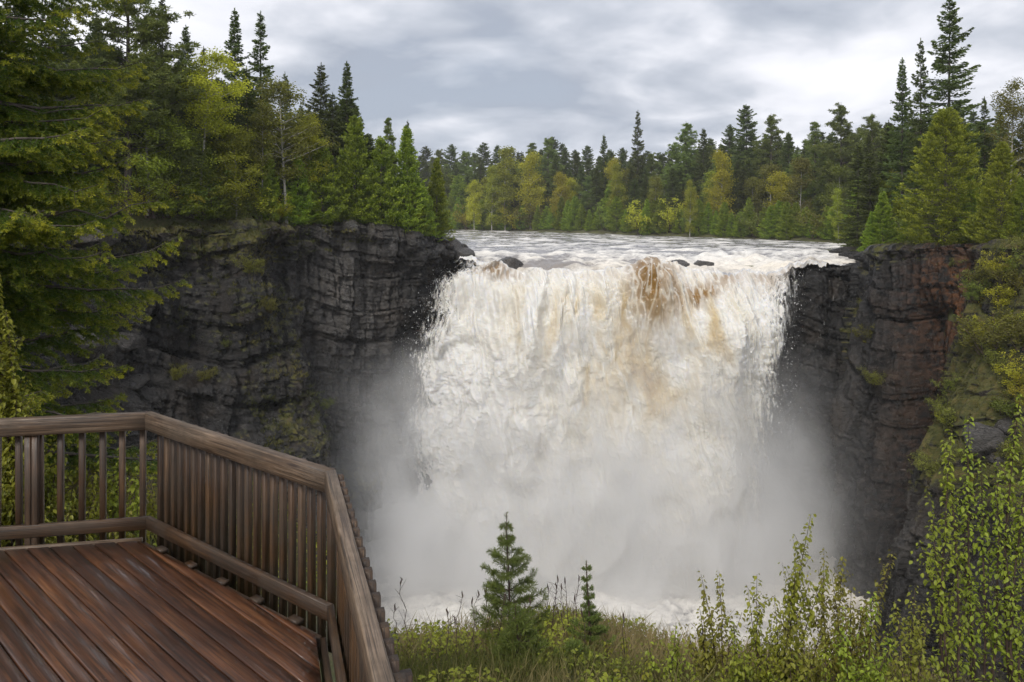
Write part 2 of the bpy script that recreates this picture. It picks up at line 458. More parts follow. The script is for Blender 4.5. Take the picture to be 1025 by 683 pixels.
LEFT = [(-16, 15, -.5), (-36, 35, 1.2), (-33.4, 60, 1.6), (-21.6, 72, 1.9), (-18.2, 75.5, 1.9), (-11, 79.5, 1.3), (-6.3, 87.5, -.5), (-7.5, 104, -1.6)]
lu, lP = resample(LEFT, 1.0)
def u_of(px):       # arc length of the left cliff where it shows at picture column px (along its top)
    cols = 512 + F * lP[:, 0] / lP[:, 1]
    ok = lP[:, 1] > 50
    return float(np.interp(px, cols[ok][:-14], lu[ok][:-14]))
u100, u200, u290, u335, u400, u460 = [u_of(p) for p in (100, 200, 290, 335, 400, 460)]
def left_set(U, v):
    slope = 1 - sstep(u290 - 3, u290 + 3, U)                   # the left part leans back, the part beside the falls is sheer
    s = v * 5.5 * slope + .8 * v * (1 - slope)
    bench = sstep(.42, .50, v) * 2.2 + sstep(.62, .70, v) * 2.4 + sstep(.82, .88, v) * 2.0
    s = s + bench * (.5 + .5 * sstep(u400, u335, U)) + 1.8 * slope * sstep(.10, .16, v) + 1.6 * slope * sstep(.3, .36, v)
    return s - 1.1 * sstep(u400 - 1.0, u400 + .5, U) * sstep(.25, .35, v) * (1 - sstep(.6, .7, v))
def left_veg(U, v, b):
    s = .75 * blob(U, v, u200, .04, 18, .06) + .45 * blob(U, v, u290 - 3, .42, 6, .16) + .42 * blob(U, v, u200 + 2, .2, 10, .08) + .42 * blob(U, v, u290 + 4, .68, 8, .1)
    s = s + .9 * sstep(.25, .8, b) * sstep(u400 + 4, u400 - 4, U) - .02
    return np.clip(s, 0, 1.0)
left_pale = lambda U, v: np.clip(.8 * blob(U, v, u290 + 7, .2, 5, .16) + .3 * blob(U, v, u290 + 6, .02, 8, .06) + .55 * blob(U, v, u100, .42, 4, .1) + .2 * blob(U, v, u335 + 2, .55, 7, .06), 0, 1)
cL = cliff('cliff_left', LEFT, -37, .10, .085, left_set, left_veg, left_pale, zero, 1, zs=.72, cols=.6)

BACK = [(-8, 89, -3.3), (-3, 87, -3.8), (0, 86, -4.7), (10, 83.2, -5.0), (24, 82.0, -5.0), (30.5, 81.5, -4.3), (31.5, 81.4, -3.3), (33, 81.3, -2.95), (39.5, 81.2, -2.85)]
cB = cliff('cliff_behind_falls', BACK, -37, .14, .11, lambda U, v: .5 * v, lambda U, v, b: U * 0 - .35, zero, zero, 4, .6, 4.0, lambda U, v: 1.0 - .6 * (v < .03), .25)

RIGHT = [(42, 98, -1.6), (40.0, 84.5, -1.6), (37.6, 80, -1.0), (36.9, 75.5, -.4), (39.2, 71, -.2), (41.3, 68.5, .1), (42.4, 62, .3), (43, 52, .6), (56, 42, 1.0), (90, 34, 1.0)]
ru, rP = resample(RIGHT, .5)
def ur(X, Y):
    return float(ru[np.argmin((rP[:, 0] - X) ** 2 + (rP[:, 1] - Y) ** 2)])
uA, uB, uC, uD, uE = ur(37.6, 80), ur(36.9, 75.5), ur(39.2, 71), ur(41.3, 68.5), ur(42.4, 62)
def right_set(U, v):
    but = blob(U, v * 0, uB + .5, 0, 4.0, 1)
    slope = sstep(uD - 1, uE + 2, U)
    s = v * 1.2 + but * (1.0 * sstep(.05, .3, v) + 4.2 * v ** 1.5) - 3.6 * blob(U, v * 0, uC + .8, 0, 1.3, 1) * sstep(.10, .22, v)
    return s + slope * (7.0 * sstep(.08, .5, v) + 6 * v * v)
def right_veg(U, v, b):
    s = .85 * blob(U, v, uA + 1.0, .26, 1.6, .13) + .5 * blob(U, v, uA + 2.6, .6, 1.2, .14) + .75 * sstep(uD, uE, U) * (1 - .9 * sstep(.45, .6, v)) + .55 * blob(U, v, uB, .02, 6, .05)
    return np.clip(s + .8 * sstep(.2, .8, b) + .02, 0, 1.0)
right_rust = lambda U, v: np.clip(1.0 * blob(U, v, uD - .5, .14, 3.0, .16) + .5 * blob(U, v, uC + 2, .5, 3, .3), 0, 1)
cR = cliff('cliff_right', RIGHT, -37, .10, .085, right_set, right_veg, lambda U, v: np.clip(.4 * blob(U, v, uA + 4, .5, 1.5, .3) + .6 * blob(U, v, uE, .62, 6, .05), 0, 1), right_rust, 9, zs=.34, cols=1.0)
# ------------------------------------------------------------------ river, waterfall, pool
# one parametric sheet: rows r<0 upstream of the lip, r>=0 falling; split into river and waterfall at the lip
NU = 620
u = np.linspace(0, 1, NU)
lipX = np.interp(u, [0, .1, .5, .84, 1.0], [-6.2, -1.8, 14.5, 34.4, 39.6])
lipY = np.interp(u, [0, .1, .25, .5, .7, .84, 1.0], [86.6, 85.0, 82.0, 81.2, 80.6, 80.9, 82.4])
NS = 560
tt = np.linspace(0, 1, NS) ** 1.12
lipN = fbm(v3(u * 9, u * 0, 0), 4, 31) * 1.6 + .25 * perlin(v3(u * 40, u * 0, 2), 33); wgt = sstep(0, .06, u) * (1 - sstep(.8, .86, u))
lipY = lipY + 3.4 * lipN * wgt - 1.2 * np.exp(-((u - .52) / .07) ** 2); lipZ = LIPZ - .85 * sstep(.03, .12, u) * (1 - sstep(.72, .84, u)) + wgt * (1.0 * perlin(v3(u * 7 + 3, u * 0, 5), 36) + .6 * perlin(v3(u * 21, u * 0, 6), 37)) - .35 * np.exp(-((u - .2) / .1) ** 2) + .25 * np.exp(-((u - .6) / .06) ** 2)
Ug, Tg = np.meshgrid(u, tt)
uf = Ug / .84                                            # 0..1 across the falling part
botX = np.interp(uf[0], [0, .12, .5, 1], [-13.8, -9.0, 11.5, 27.8])
botY = np.interp(uf[0], [0, .3, .6, 1], [79.0, 75.5, 75.0, 77.3])
a_ = 1 - (1 - Tg) ** 1.9
ax = np.interp(Tg, [0, .12, .3, 1], [0, .22, .5, 1])
axl = np.interp(Tg, [0, .04, .10, .3, 1], [0, .30, .62, .92, 1]); lw_ = sstep(.35, 0, uf); ax = ax * (1 - lw_) + axl * lw_
XF = lipX[None] * (1 - ax) + botX[None] * ax
fw = 3.2 * sstep(.02, .25, uf) * (1 - sstep(.75, .98, uf)); YF = lipY[None] * (1 - a_) + botY[None] * a_ - fw * (1 - np.exp(-Tg / .06)) * (1 - Tg) ** 1.5
ZF = lipZ[None] + (POOLZ - .5 - lipZ[None]) * Tg
lobe = 2.6 * np.exp(-((uf - .20 - .10 * Tg) / .17) ** 2) + 3.0 * np.exp(-((uf - .80 + .10 * Tg) / .15) ** 2) - 1.2 * np.exp(-((uf - .50) / .13) ** 2) + 1.3 * np.exp(-((uf - .46) / .06) ** 2) * sstep(.3, .6, Tg)
YF = YF - lobe * sstep(.02, .2, Tg) * (1 - .5 * sstep(.5, 1, Tg))
# rounded apron below the lip, ledges under the water
apron = sstep(0, .03, Tg)
ledge = 1.3 * np.exp(-((Tg - .07 - .02 * np.sin(uf * 9)) / .035) ** 2) * np.exp(-((uf - .17) / .13) ** 2)
rockb = 2.4 * np.exp(-((Tg - .10) / .09) ** 2 - ((uf - .60) / .055) ** 2)
leftst = 1.8 * np.exp(-((Tg - .2) / .05) ** 2) * np.exp(-((uf - .03) / .05) ** 2)
XW = v3(XF, YF * .5, ZF)
wp = v3(XF, ZF * .58, YF * .3)
wp = wp + .9 * v3(perlin(wp * .22, 41), perlin(wp * .22 + 9, 42), 0)
streak = sstep(.60, .80, uf) * (1 - .55 * sstep(.35, .75, Tg))          # straighter, streaky flow to the right
def sbil(p, octv, seed, gain=.5, eps=.05):
    p = np.asarray(p, float); a, s_, t_ = 1.0, 0, 0
    for k_ in range(octv):
        s_ = s_ + a * 2 * np.sqrt(perlin(p, seed + k_) ** 2 + eps * eps); t_ += a; a *= gain; p = p * 2.05 + 5.1
    return s_ / t_
b1 = sbil(wp * .17, 2, 50); b2 = sbil(wp * .45, 2, 53); b3 = sbil(wp * 1.15, 3, 57, .55)
st_p = v3(XF * 1.1 + ZF * .28, ZF * .10, 0); s1 = billow(st_p, 3, 61, .6); s2 = billow(v3(XF * 3.2 + ZF * .7, ZF * .35, 3), 3, 64, .6)
amp = sstep(-.01, .12, Tg)
sm_ = fbm(wp * .5, 3, 71)
wx = XF + .55 * perlin(wp * .7, 43) + .22 * perlin(wp * 1.9, 44) + .1 * perlin(wp * 4.5, 45); wz = ZF + .8 * perlin(wp * .6 + 5, 46) + .3 * perlin(wp * 1.9 + 5, 47) + .1 * perlin(wp * 4.5 + 3, 48)
wxs = wx + .22 * wz * sstep(.55, .8, uf) - .10 * wz * sstep(.3, .1, uf)
q1 = puffs(wxs, wz, 3.0, 300, 2.6); q2 = puffs(wxs + 3, wz, 1.4, 310, 2.4); q3 = puffs(wxs, wz + 2, .7, 320, 1.9); q4 = puffs(wx, wz, .34, 330, 1.3)
fine_ = fbm(v3(XF * 1.3, ZF * .9, 0), 5, 340, .68)
def blur(a, n):
    k_ = np.hanning(2 * n + 3)[1:-1]; k_ /= k_.sum()
    for ax_ in (0, 1): a = np.apply_along_axis(lambda r_: np.convolve(np.pad(r_, n, mode='edge'), k_, mode='valid'), ax_, a)
    return a
q0 = blur(puffs(wxs + 1.5, wz + 1, 6.2, 360, 1.9), 12); q1 = blur(q1, 7); q2 = blur(q2, 4); q3 = blur(q3, 2)
grain = fbm(v3(XF * 3.2, ZF * 2.4, 1), 3, 350, .75)
dB = .45 * (s1 - .35) + .25 * (s2 - .35) + 1.7 * (q0 - .5) + 1.35 * q1 + .85 * q2 + .48 * q3 + .22 * q4 + 1.0 * sm_ + .28 * fine_ + .07 * grain - 1.1
dS = .8 * (s1 - .35) + .40 * (s2 - .35) + .5 * q2 + .42 * q3 + .2 * q4 + .34 * fine_ + .08 * grain + 1.3 * (q0 - .5) + .7 * (b1 - .35) - .5
disp = (dB * (1 - streak) + dS * streak) * (.65 + .35 * amp)
disp = disp * (1 - sstep(.93, 1.08, uf) * .8)
out_y = -(.55 + .45 * sstep(.05, .3, Tg)); out_z = .9 * (1 - sstep(.05, .3, Tg))
dd = disp + rockb + ledge + leftst
YF2 = YF + dd * out_y - .25 * apron; ZF2 = ZF + dd * out_z
XF2 = XF + .5 * perlin(wp * .5 + 3, 70) * amp
# amounts of foam, tan colour and cover
amber = np.exp(-((Tg - .08) / .10) ** 2 - ((uf - .59) / .058) ** 2) * 1.2 + .75 * np.exp(-((Tg - .03) / .04) ** 2 - ((uf - .15) / .05) ** 2) \
      + .85 * np.exp(-((Tg - .06) / .07) ** 2 - ((uf - .77 + .9 * Tg) / .032) ** 2) + .15 * np.exp(-((Tg - .012) / .022) ** 2) * sstep(.05, .12, uf) + .3 * np.exp(-((Tg - .02) / .05) ** 2 - ((uf - .86) / .06) ** 2)
veins = sstep(.02, .20, np.abs(perlin(v3(XF * 1.5, ZF * .55, 2) + .25 * v3(perlin(wp * 1.5, 3), perlin(wp * 1.5, 4), 0), 77)) + .12 * fine_ - .22 * (grain > .25))
foam = 1 - np.clip(amber * (.25 + .75 * veins) * (.55 + .9 * (fbm(wp * .8, 3, 80) + .5)), 0, 1)
tan = .48 * np.exp(-((Tg - .32) / .2) ** 2 - ((uf - .52) / .2) ** 2) + .22 * np.exp(-((Tg - .12) / .12) ** 2 - ((uf - .35) / .3) ** 2) + .2 * np.exp(-((Tg - .15) / .15) ** 2 - ((uf - .72) / .1) ** 2) \
    + .2 * np.exp(-((Tg - .6) / .25) ** 2 - ((uf - .8) / .2) ** 2)
flow_ = v3(wxs * .55, wz * .13, 0) + .5 * v3(perlin(wp * .4, 91), perlin(wp * .4, 92), 0)
tan = np.clip(tan * (1.0 + 3.0 * fbm(flow_, 4, 90, .6)) + .42 * sstep(.45, .0, q2 * .6 + q3 * .4 + .5 * fine_) * sstep(.95, .3, Tg) * (.4 + .6 * sstep(.1, .3, uf) * sstep(.85, .6, uf)), 0, 1)
edge = np.minimum(sstep(-.03, .20, uf + .03 * perlin(v3(XF * 0, ZF * .5, 0), 94)), 1 - sstep(.76 - .06 * sstep(.1, .5, Tg), 1.03, uf + .03 * perlin(v3(XF * 0, ZF * .4, 0), 93)))
edge = np.where(Tg < .012, np.where(uf < 1.0, 1, 0), edge)
edge = np.maximum(edge, .30 * np.exp(-((uf - 1.075) / .012) ** 2) * sstep(.45, .3, Tg))
keep = (uf[:-1, :-1] < 1.12)
k = NT('falling white water'); pz = k.pos()
fo = k.attr('foam').outputs['Fac']; ta = k.attr('tan').outputs['Fac']; ed = k.attr('cover').outputs['Fac']
c = k.ramp(ta, [(0, (.90, .895, .88)), (.3, (.84, .80, .71)), (.65, (.68, .56, .36)), (1, (.42, .27, .10))])
nf_ = k.noise(k.vmul(pz, (1, 1, .7)), 2.6, 6, .7, .4)
c = k.mix(k.rng(nf_, .40, .60, .22, 0), c, (.70, .62, .48))
c = k.mix(k.math('SUBTRACT', 1.0, fo, True), c, (.30, .165, .04))
h = k.noise(k.vmul(pz, (1, 1, .8)), 4.5, 7, .8)
nb = k.bump(h, .36, .10)
p = k.bsdf(Base_Color=c, Roughness=k.rng(fo, .3, .8, .22, .85), Specular_IOR_Level=k.rng(fo, .3, .8, .5, .15), Normal=nb, Subsurface_Weight=k.rng(fo, .4, .9, 0, 1), Subsurface_Radius=(.5, .46, .38), Subsurface_Scale=.45)
tr = k.n('ShaderNodeBsdfTranslucent'); k.set(tr.inputs[0], c)
m1 = k.n('ShaderNodeMixShader'); k.set(m1.inputs[0], .22); k.t.links.new(p, m1.inputs[1]); k.t.links.new(tr.outputs[0], m1.inputs[2])
na = k.noise(k.vmul(pz, (1, 1, .22)), 2.6, 7, .72, .3); nb2 = k.noise(k.vmul(pz, (1, 1, .6)), 9, 4, .7)
al = k.math('ADD', k.math('MULTIPLY', na, .75), k.math('MULTIPLY', nb2, .25))
thr = k.rng(ed, 0, 1, .74, .18)
al = k.rng(k.math('SUBTRACT', al, thr), -.05, .10)
tp = k.n('ShaderNodeBsdfTransparent'); m2 = k.n('ShaderNodeMixShader'); k.set(m2.inputs[0], al)
k.t.links.new(tp.outputs[0], m2.inputs[1]); k.t.links.new(m1.outputs[0], m2.inputs[2])
M['fall'] = k.done(m2.outputs[0])

# upstream rows
dist = np.concatenate([np.linspace(0, 14, 130)[1:], 14 + np.cumsum(np.geomspace(.13, 4.5, 150))])
Dg, Uu = np.meshgrid(dist, u, indexing='ij')
spread = 1 + Dg / 46.0
XR = 16.4 + (lipX[None] - 16.4) * spread + .0 * Dg; YR = lipY[None] * np.exp(-Dg / 25) + 81.5 * (1 - np.exp(-Dg / 25)) + Dg
rise = .5 * sstep(0, 20, Dg)
rp_ = v3(XR * .55, YR, 0)
wave = .42 * (sbil(v3(XR * .22, YR * .34, 0), 2, 101) - .35) + .16 * perlin(v3(XR * .3, YR * .6, 3), 105) + .06 * sbil(v3(XR * 1.1, YR * 1.5, 2), 2, 103)
wamp = (1.25 * np.exp(-Dg / 22) + .45 + .8 * np.exp(-((XR - 28) / 14) ** 2 - ((Dg - 10) / 12) ** 2)) * sstep(0, 2.5, Dg)
lipw0 = (disp[0] * out_z[0])[None]
ZR = lipZ[None] * np.exp(-(Dg / 5) ** 1.3) + LIPZ * (1 - np.exp(-(Dg / 5) ** 1.3)) + rise + wave * wamp 
humps = .55 * np.exp(-((XR - 0.2) / 1.5) ** 2 - ((Dg - 2.2) / 1.3) ** 2) + .5 * np.exp(-((XR - 21.5) / 3) ** 2 - ((Dg - 2.) / 1.4) ** 2) + .4 * np.exp(-((XR - 6) / 2.6) ** 2 - ((Dg - 3.) / 1.6) ** 2)
ZR = ZR + humps * .6 + (ZF2[0] - lipZ)[None] * np.exp(-(Dg / 1.6) ** 2); YR = YR + (YF2[0] - lipY)[None] * np.exp(-(Dg / 1.6) ** 2)
fr = fbm(v3(XR * .13, YR * .16, 0) + .4 * v3(perlin(rp_ * .2, 6), perlin(rp_ * .2, 7), 0), 5, 110, .58)
ffine = fbm(v3(XR * .9, YR * 1.2, 0), 4, 120, .6)
fb = -.01 + .10 * np.exp(-Dg / 14) + .22 * np.exp(-((XR - 27) / 15) ** 2 - ((Dg - 9) / 10) ** 2) + .34 * np.exp(-Dg / 3.0) * (XR < 31) - .10 * np.exp(-((Dg - 8) / 6) ** 2 - ((XR - 8) / 9) ** 2) + .05 * np.exp(-((Dg - 45) / 30) ** 2)
foamR = sstep(-.16, .42, fr + .35 * ffine + fb + .30 * (wave * 2.2)) * .95
foamR = np.clip(foamR - .9 * humps * .6 * sstep(-.2, .3, ffine + .2), 0, 1)
tanR = np.clip(.28 + .25 * np.exp(-Dg / 10) + .5 * fr + .5 * np.exp(-Dg / 3) - foamR * .2, 0, 1)
k = NT('river water'); pz = k.pos()
fo = k.attr('foam').outputs['Fac']; ta = k.attr('tan').outputs['Fac']
dk = k.mix(ta, (.22, .225, .245), (.26, .20, .13))
fm = k.rng(k.math('ADD', k.math('ADD', fo, k.math('MULTIPLY', k.math('SUBTRACT', k.noise(k.vmul(pz, (.6, .9, 1)), 1.3, 7, .72, .6), .5), 1.5)), k.math('MULTIPLY', k.math('SUBTRACT', k.noise(pz, 7, 4, .7), .5), .9)), .22, 1.05)
c = k.mix(fm, dk, k.mix(ta, (.82, .81, .79), (.68, .58, .42)))
h = k.noise(k.vmul(pz, (.6, 1, 1)), 2.2, 6, .65)
M['river'] = k.done(k.bsdf(Base_Color=c, Roughness=k.rng(fm, 0, 1, .22, .8), Specular_IOR_Level=k.rng(fm, 0, 1, .5, .2), Normal=k.bump(h, .25, .2)))
# the last river row meets the first falling row
XR2 = np.concatenate([XF2[:1], XR]); YR2 = np.concatenate([YF2[:1], YR]); ZR2 = np.concatenate([ZF2[:1], ZR])
w_ = sstep(0, 3, np.concatenate([[0], dist]))[:, None]
foamR2 = np.concatenate([foam[:1], foamR]) * w_ + foam[:1] * (1 - w_); tanR2 = np.concatenate([tan[:1], tanR]) * w_ + tan[:1] * (1 - w_)
nr = len(dist) + 1
o = mesh('river', v3(XR2, YR2, ZR2), grid_faces(nr, NU), M['river'], {'foam': (foamR2.ravel(), 'POINT'), 'tan': (tanR2.ravel(), 'POINT')}, smooth=True)
tag(o, kind='structure')
o = mesh('waterfall', v3(XF2, YF2, ZF2), grid_faces(NS, NU, keep), M['fall'],
         {'foam': (foam.ravel(), 'POINT'), 'tan': (tan.ravel(), 'POINT'), 'cover': (edge.ravel(), 'POINT')}, smooth=True)
tag(o, kind='structure')

# spray flecks thrown clear of the sheet along both ragged edges and over the face
def flecks(n, ulo, uhi, tlo, thi, size, push):
    iu = np.clip((R.uniform(ulo, uhi, n) * .84 * (NU - 1)).astype(int), 0, NU - 1); it = (R.uniform(tlo, thi, n) ** 1 * (NS - 1)).astype(int)
    p = v3(XF2[it, iu], YF2[it, iu], ZF2[it, iu]) + R.normal(0, 1, (n, 3)) * np.array([.45, .3, .5]) - np.array([0, 1, 0]) * R.exponential(push, (n, 1))
    s = size * R.lognormal(0, .5, n)
    return p, s
P_, S_ = [], []
for a in ((1500, -.0, .12, .06, .75, .018, .3), (1800, .78, .97, .04, .95, .018, .3), (7000, .05, .85, .1, .8, .018, .4)):
    p, s = flecks(*a); P_.append(p); S_.append(s)
P_ = np.concatenate(P_); S_ = np.concatenate(S_)[:, None]
oct_ = np.array([[1, 0, 0], [-1, 0, 0], [0, 1, 0], [0, -1, 0], [0, 0, 1.9], [0, 0, -1.9]])
fc = np.array([[0, 2, 4], [2, 1, 4], [1, 3, 4], [3, 0, 4], [2, 0, 5], [1, 2, 5], [3, 1, 5], [0, 3, 5]])
V = (P_[:, None] + oct_[None] * S_[:, None]).reshape(-1, 3)
FCS = (np.arange(len(P_))[:, None, None] * 6 + fc[None]).reshape(-1, 3)
k = NT('spray drops'); M['spray'] = k.done(k.bsdf(Base_Color=(.85, .85, .84), Roughness=.6))
tag(mesh('spray', V, FCS, M['spray'], smooth=True), kind='stuff')

# pool
px_, py_ = np.arange(-34, 46, .16), np.arange(40, 80, .14)
PX, PY = np.meshgrid(px_, py_)
q = v3(PX * .16, PY * .24, 0); q = q + .55 * v3(perlin(q * 1.3, 131), perlin(q * 1.3 + 7, 132), 0)
pw = .55 * (billow(q * 1.5, 4, 135, .6) - .35) + .25 * (billow(v3(PX * .8, PY * 1.1, 0), 3, 138) - .35)
near_f = sstep(58, 72, PY)
PZ = POOLZ + pw * (.7 + .9 * near_f)
pf = np.clip(.62 + 1.5 * fbm(q * 2.2, 5, 141, .62) + .35 * near_f + .6 * pw - .25 * sstep(62, 57, PY), 0, 1)
ptan = np.clip(.2 + .9 * sstep(66, 57, PY) * (fbm(q, 3, 150) + .6) + .25 * sstep(15, 35, PX), 0, 1)
tag(mesh('pool_water', v3(PX, PY, PZ), grid_faces(len(py_), len(px_)), M['river'], {'foam': (pf.ravel(), 'POINT'), 'tan': (ptan.ravel(), 'POINT')}, smooth=True), kind='structure')

# mist: a body of spray with its own varying density
def box_mesh(name, lo, hi, mat):
    x0, y0, z0 = lo; x1, y1, z1 = hi
    V = [(x0, y0, z0), (x1, y0, z0), (x1, y1, z0), (x0, y1, z0), (x0, y0, z1), (x1, y0, z1), (x1, y1, z1), (x0, y1, z1)]
    return mesh(name, np.array(V), np.array([[0, 3, 2, 1], [4, 5, 6, 7], [0, 1, 5, 4], [1, 2, 6, 5], [2, 3, 7, 6], [3, 0, 4, 7]]), mat)
k = NT('mist'); ob = k.n('ShaderNodeTexCoord').outputs['Object']
sp = k.n('ShaderNodeSeparateXYZ'); k.t.links.new(ob, sp.inputs[0])
x_, y_, z_ = sp.outputs
n_ = k.noise(k.vmul(ob, (1, 1, .8)), .13, 4, .55, .3)
hz = k.math('POWER', k.rng(z_, POOLZ, -9, 1, 0), 1.9)
fx = k.math('MULTIPLY', k.rng(x_, -27, -9, 0, 1, True), k.rng(x_, 22, 35, 1, 0, True))
fy = k.math('MULTIPLY', k.rng(y_, 67, 78, .04, 1, True), k.rng(y_, 57, 60, 0, 1, True))
dn = k.math('MULTIPLY', k.math('MULTIPLY', hz, fx), k.math('MULTIPLY', fy, k.rng(n_, .36, .64, .10, 1.75)))
vp = k.n('ShaderNodeVolumePrincipled'); vp.inputs['Color'].default_value = (.992, .993, .996, 1); vp.inputs['Anisotropy'].default_value = .0
k.set(vp.inputs['Density'], k.math('MULTIPLY', dn, MIST))
M['mist'] = k.done(vp.outputs[0], True)
tag(box_mesh('mist', (-28, 56.5, POOLZ - .3), (38, 84.5, -8.5), M['mist']), kind='stuff')

# airborne spray: a thin even body of droplets standing off the face of the falls, uneven in depth
sk = (slice(24, NS, 7), slice(6, int(NU * .80), 6))
bx_, by_, bz_ = XF[sk], blur(YF2, 10)[sk], ZF[sk]
uu_, ts_ = uf[sk], Tg[sk]
th_ = (.25 + 1.9 * np.clip(.45 + 1.3 * fbm(v3(bx_ * .35, bz_ * .28, 0), 3, 400), 0, 1.2)) * sstep(.0, .12, uu_) * sstep(.95, .8, uu_) * sstep(.03, .22, ts_)
tap = sstep(.10, .30, uu_ - .02 + .05 * fbm(v3(bz_ * .3, bx_ * 0, 0), 3, 402)) * sstep(.93, .72, uu_ + .05 * fbm(v3(bz_ * .3, bx_ * 0, 3), 3, 403)) * sstep(.02, .2, ts_); th_ = th_ * tap * (.55 + 1.9 * ts_ ** 1.5)
n0, n1 = bx_.shape
Vf = v3(bx_, by_ - .02 - .33 * tap - th_, bz_).reshape(-1, 3); Vb = v3(bx_, by_ + .02 + .6 * tap, bz_).reshape(-1, 3)
gf = grid_faces(n0, n1); ids = np.arange(n0 * n1).reshape(n0, n1)
loop = np.concatenate([ids[0, :-1], ids[:-1, -1], ids[-1, :0:-1], ids[:0:-1, 0]]); nx = np.roll(loop, -1)
rim = np.stack([loop, nx, nx + n0 * n1, loop + n0 * n1], -1)
k = NT('airborne spray'); vp = k.n('ShaderNodeVolumePrincipled'); vp.inputs['Color'].default_value = (.995, .992, .985, 1); vp.inputs['Density'].default_value = SPRAY
M['air'] = k.done(vp.outputs[0], True)
tag(mesh('spray', np.concatenate([Vf, Vb]), np.concatenate([gf[:, ::-1], gf + n0 * n1, rim]), M['air'], smooth=True), kind='stuff')

if HAZE > 0:
    k = NT('damp air'); vp = k.n('ShaderNodeVolumePrincipled'); vp.inputs['Color'].default_value = (.97, .985, 1, 1); vp.inputs['Density'].default_value = HAZE
    M['haze'] = k.done(vp.outputs[0], True)
    tag(box_mesh('haze', (-420, -60, -42), (420, 420, 75), M['haze']), kind='stuff')
# ------------------------------------------------------------------ viewing platform
def wood(name, stops, rough, grain=1.0, wet=False):
    k = NT(name); a = k.attr('grain').outputs['Vector']
    sp = k.n('ShaderNodeSeparateXYZ'); k.t.links.new(a, sp.inputs[0]); rnd = sp.outputs[2]
    off = k.n('ShaderNodeCombineXYZ'); k.set(off.inputs[2], k.math('MULTIPLY', rnd, 37.0)); k.set(off.inputs[0], k.math('MULTIPLY', rnd, 91.0))
    va = k.n('ShaderNodeVectorMath', operation='ADD'); k.t.links.new(a, va.inputs[0]); k.t.links.new(off.outputs[0], va.inputs[1])
    v = va.outputs[0]
    g1 = k.noise(k.vmul(v, (.9, 26, 1)), 1.6, 7, .68, .5); g2 = k.noise(k.vmul(v, (2.2, 150, 1)), 1, 3, .6); bl = k.noise(k.vmul(v, (1.2, 5, 1)), 1.4, 4, .6)
    f = k.math('ADD', k.math('MULTIPLY', g1, .62), k.math('MULTIPLY', bl, .38))
    c = k.ramp(k.math('ADD', f, k.math('MULTIPLY', k.math('SUBTRACT', rnd, .5), .14)), stops)
    c = k.mix(k.rng(g2, .50, .60, 0, .7), c, (.015, .009, .006)); c = k.mix(k.rng(k.noise(k.vmul(v, (.7, 60, 1)), 1.0, 4, .7), .60, .68, 0, .85), c, (.012, .007, .005))
    kn = k.voro(k.vmul(v, (1.1, 7, 1)), 1.0); c = k.mix(k.rng(kn, .05, .11, .8, 0), c, (.022, .011, .007))
    pz = k.pos()
    if wet:
        pud = k.noise(pz, 1.7, 5, .6); r = k.math('ADD', k.rng(pud, .40, .60, .30, .44), k.math('MULTIPLY', k.rng(g1, .3, .7), .12))
    else:
        dm = k.noise(pz, 3.1, 4, .6); c = k.mix(k.rng(dm, .42, .62, 0, .5), c, (.045, .035, .024)); r = k.rng(dm, .35, .65, rough[0], rough[1])
    h = k.math('ADD', k.math('MULTIPLY', g1, .6), k.math('MULTIPLY', g2, .4))
    if wet: return k.done(k.bsdf(Base_Color=c, Roughness=r, Specular_IOR_Level=.5, Normal=k.bump(h, .22, .012), Coat_Weight=k.rng(pud, .42, .60, .55, .04, True), Coat_Roughness=.12, Coat_IOR=1.5, Coat_Normal=k.bump(bl, .12, .01)))
    return k.done(k.bsdf(Base_Color=c, Roughness=r, Specular_IOR_Level=.5, Normal=k.bump(h, .38 if wet else .7, .012)))
M['deckwood'] = wood('wet deck boards', [(.28, (.014, .006, .0035)), (.44, (.045, .0165, .0075)), (.57, (.098, .037, .0145)), (.72, (.19, .082, .033))], (.2, .5), wet=True)
M['railwood'] = wood('weathered rail timber', [(.28, (.033, .019, .011)), (.44, (.12, .077, .046)), (.60, (.25, .18, .122)), (.74, (.42, .345, .27))], (.35, .7))
M['postwood'] = wood('damp baluster timber', [(.28, (.016, .0085, .004)), (.46, (.06, .031, .0145)), (.62, (.12, .066, .031)), (.78, (.24, .157, .09))], (.35, .7))
k = NT('galvanised steel'); M['nail'] = k.done(k.bsdf(Base_Color=(.12, .10, .09), Roughness=.5, Metallic=.8))

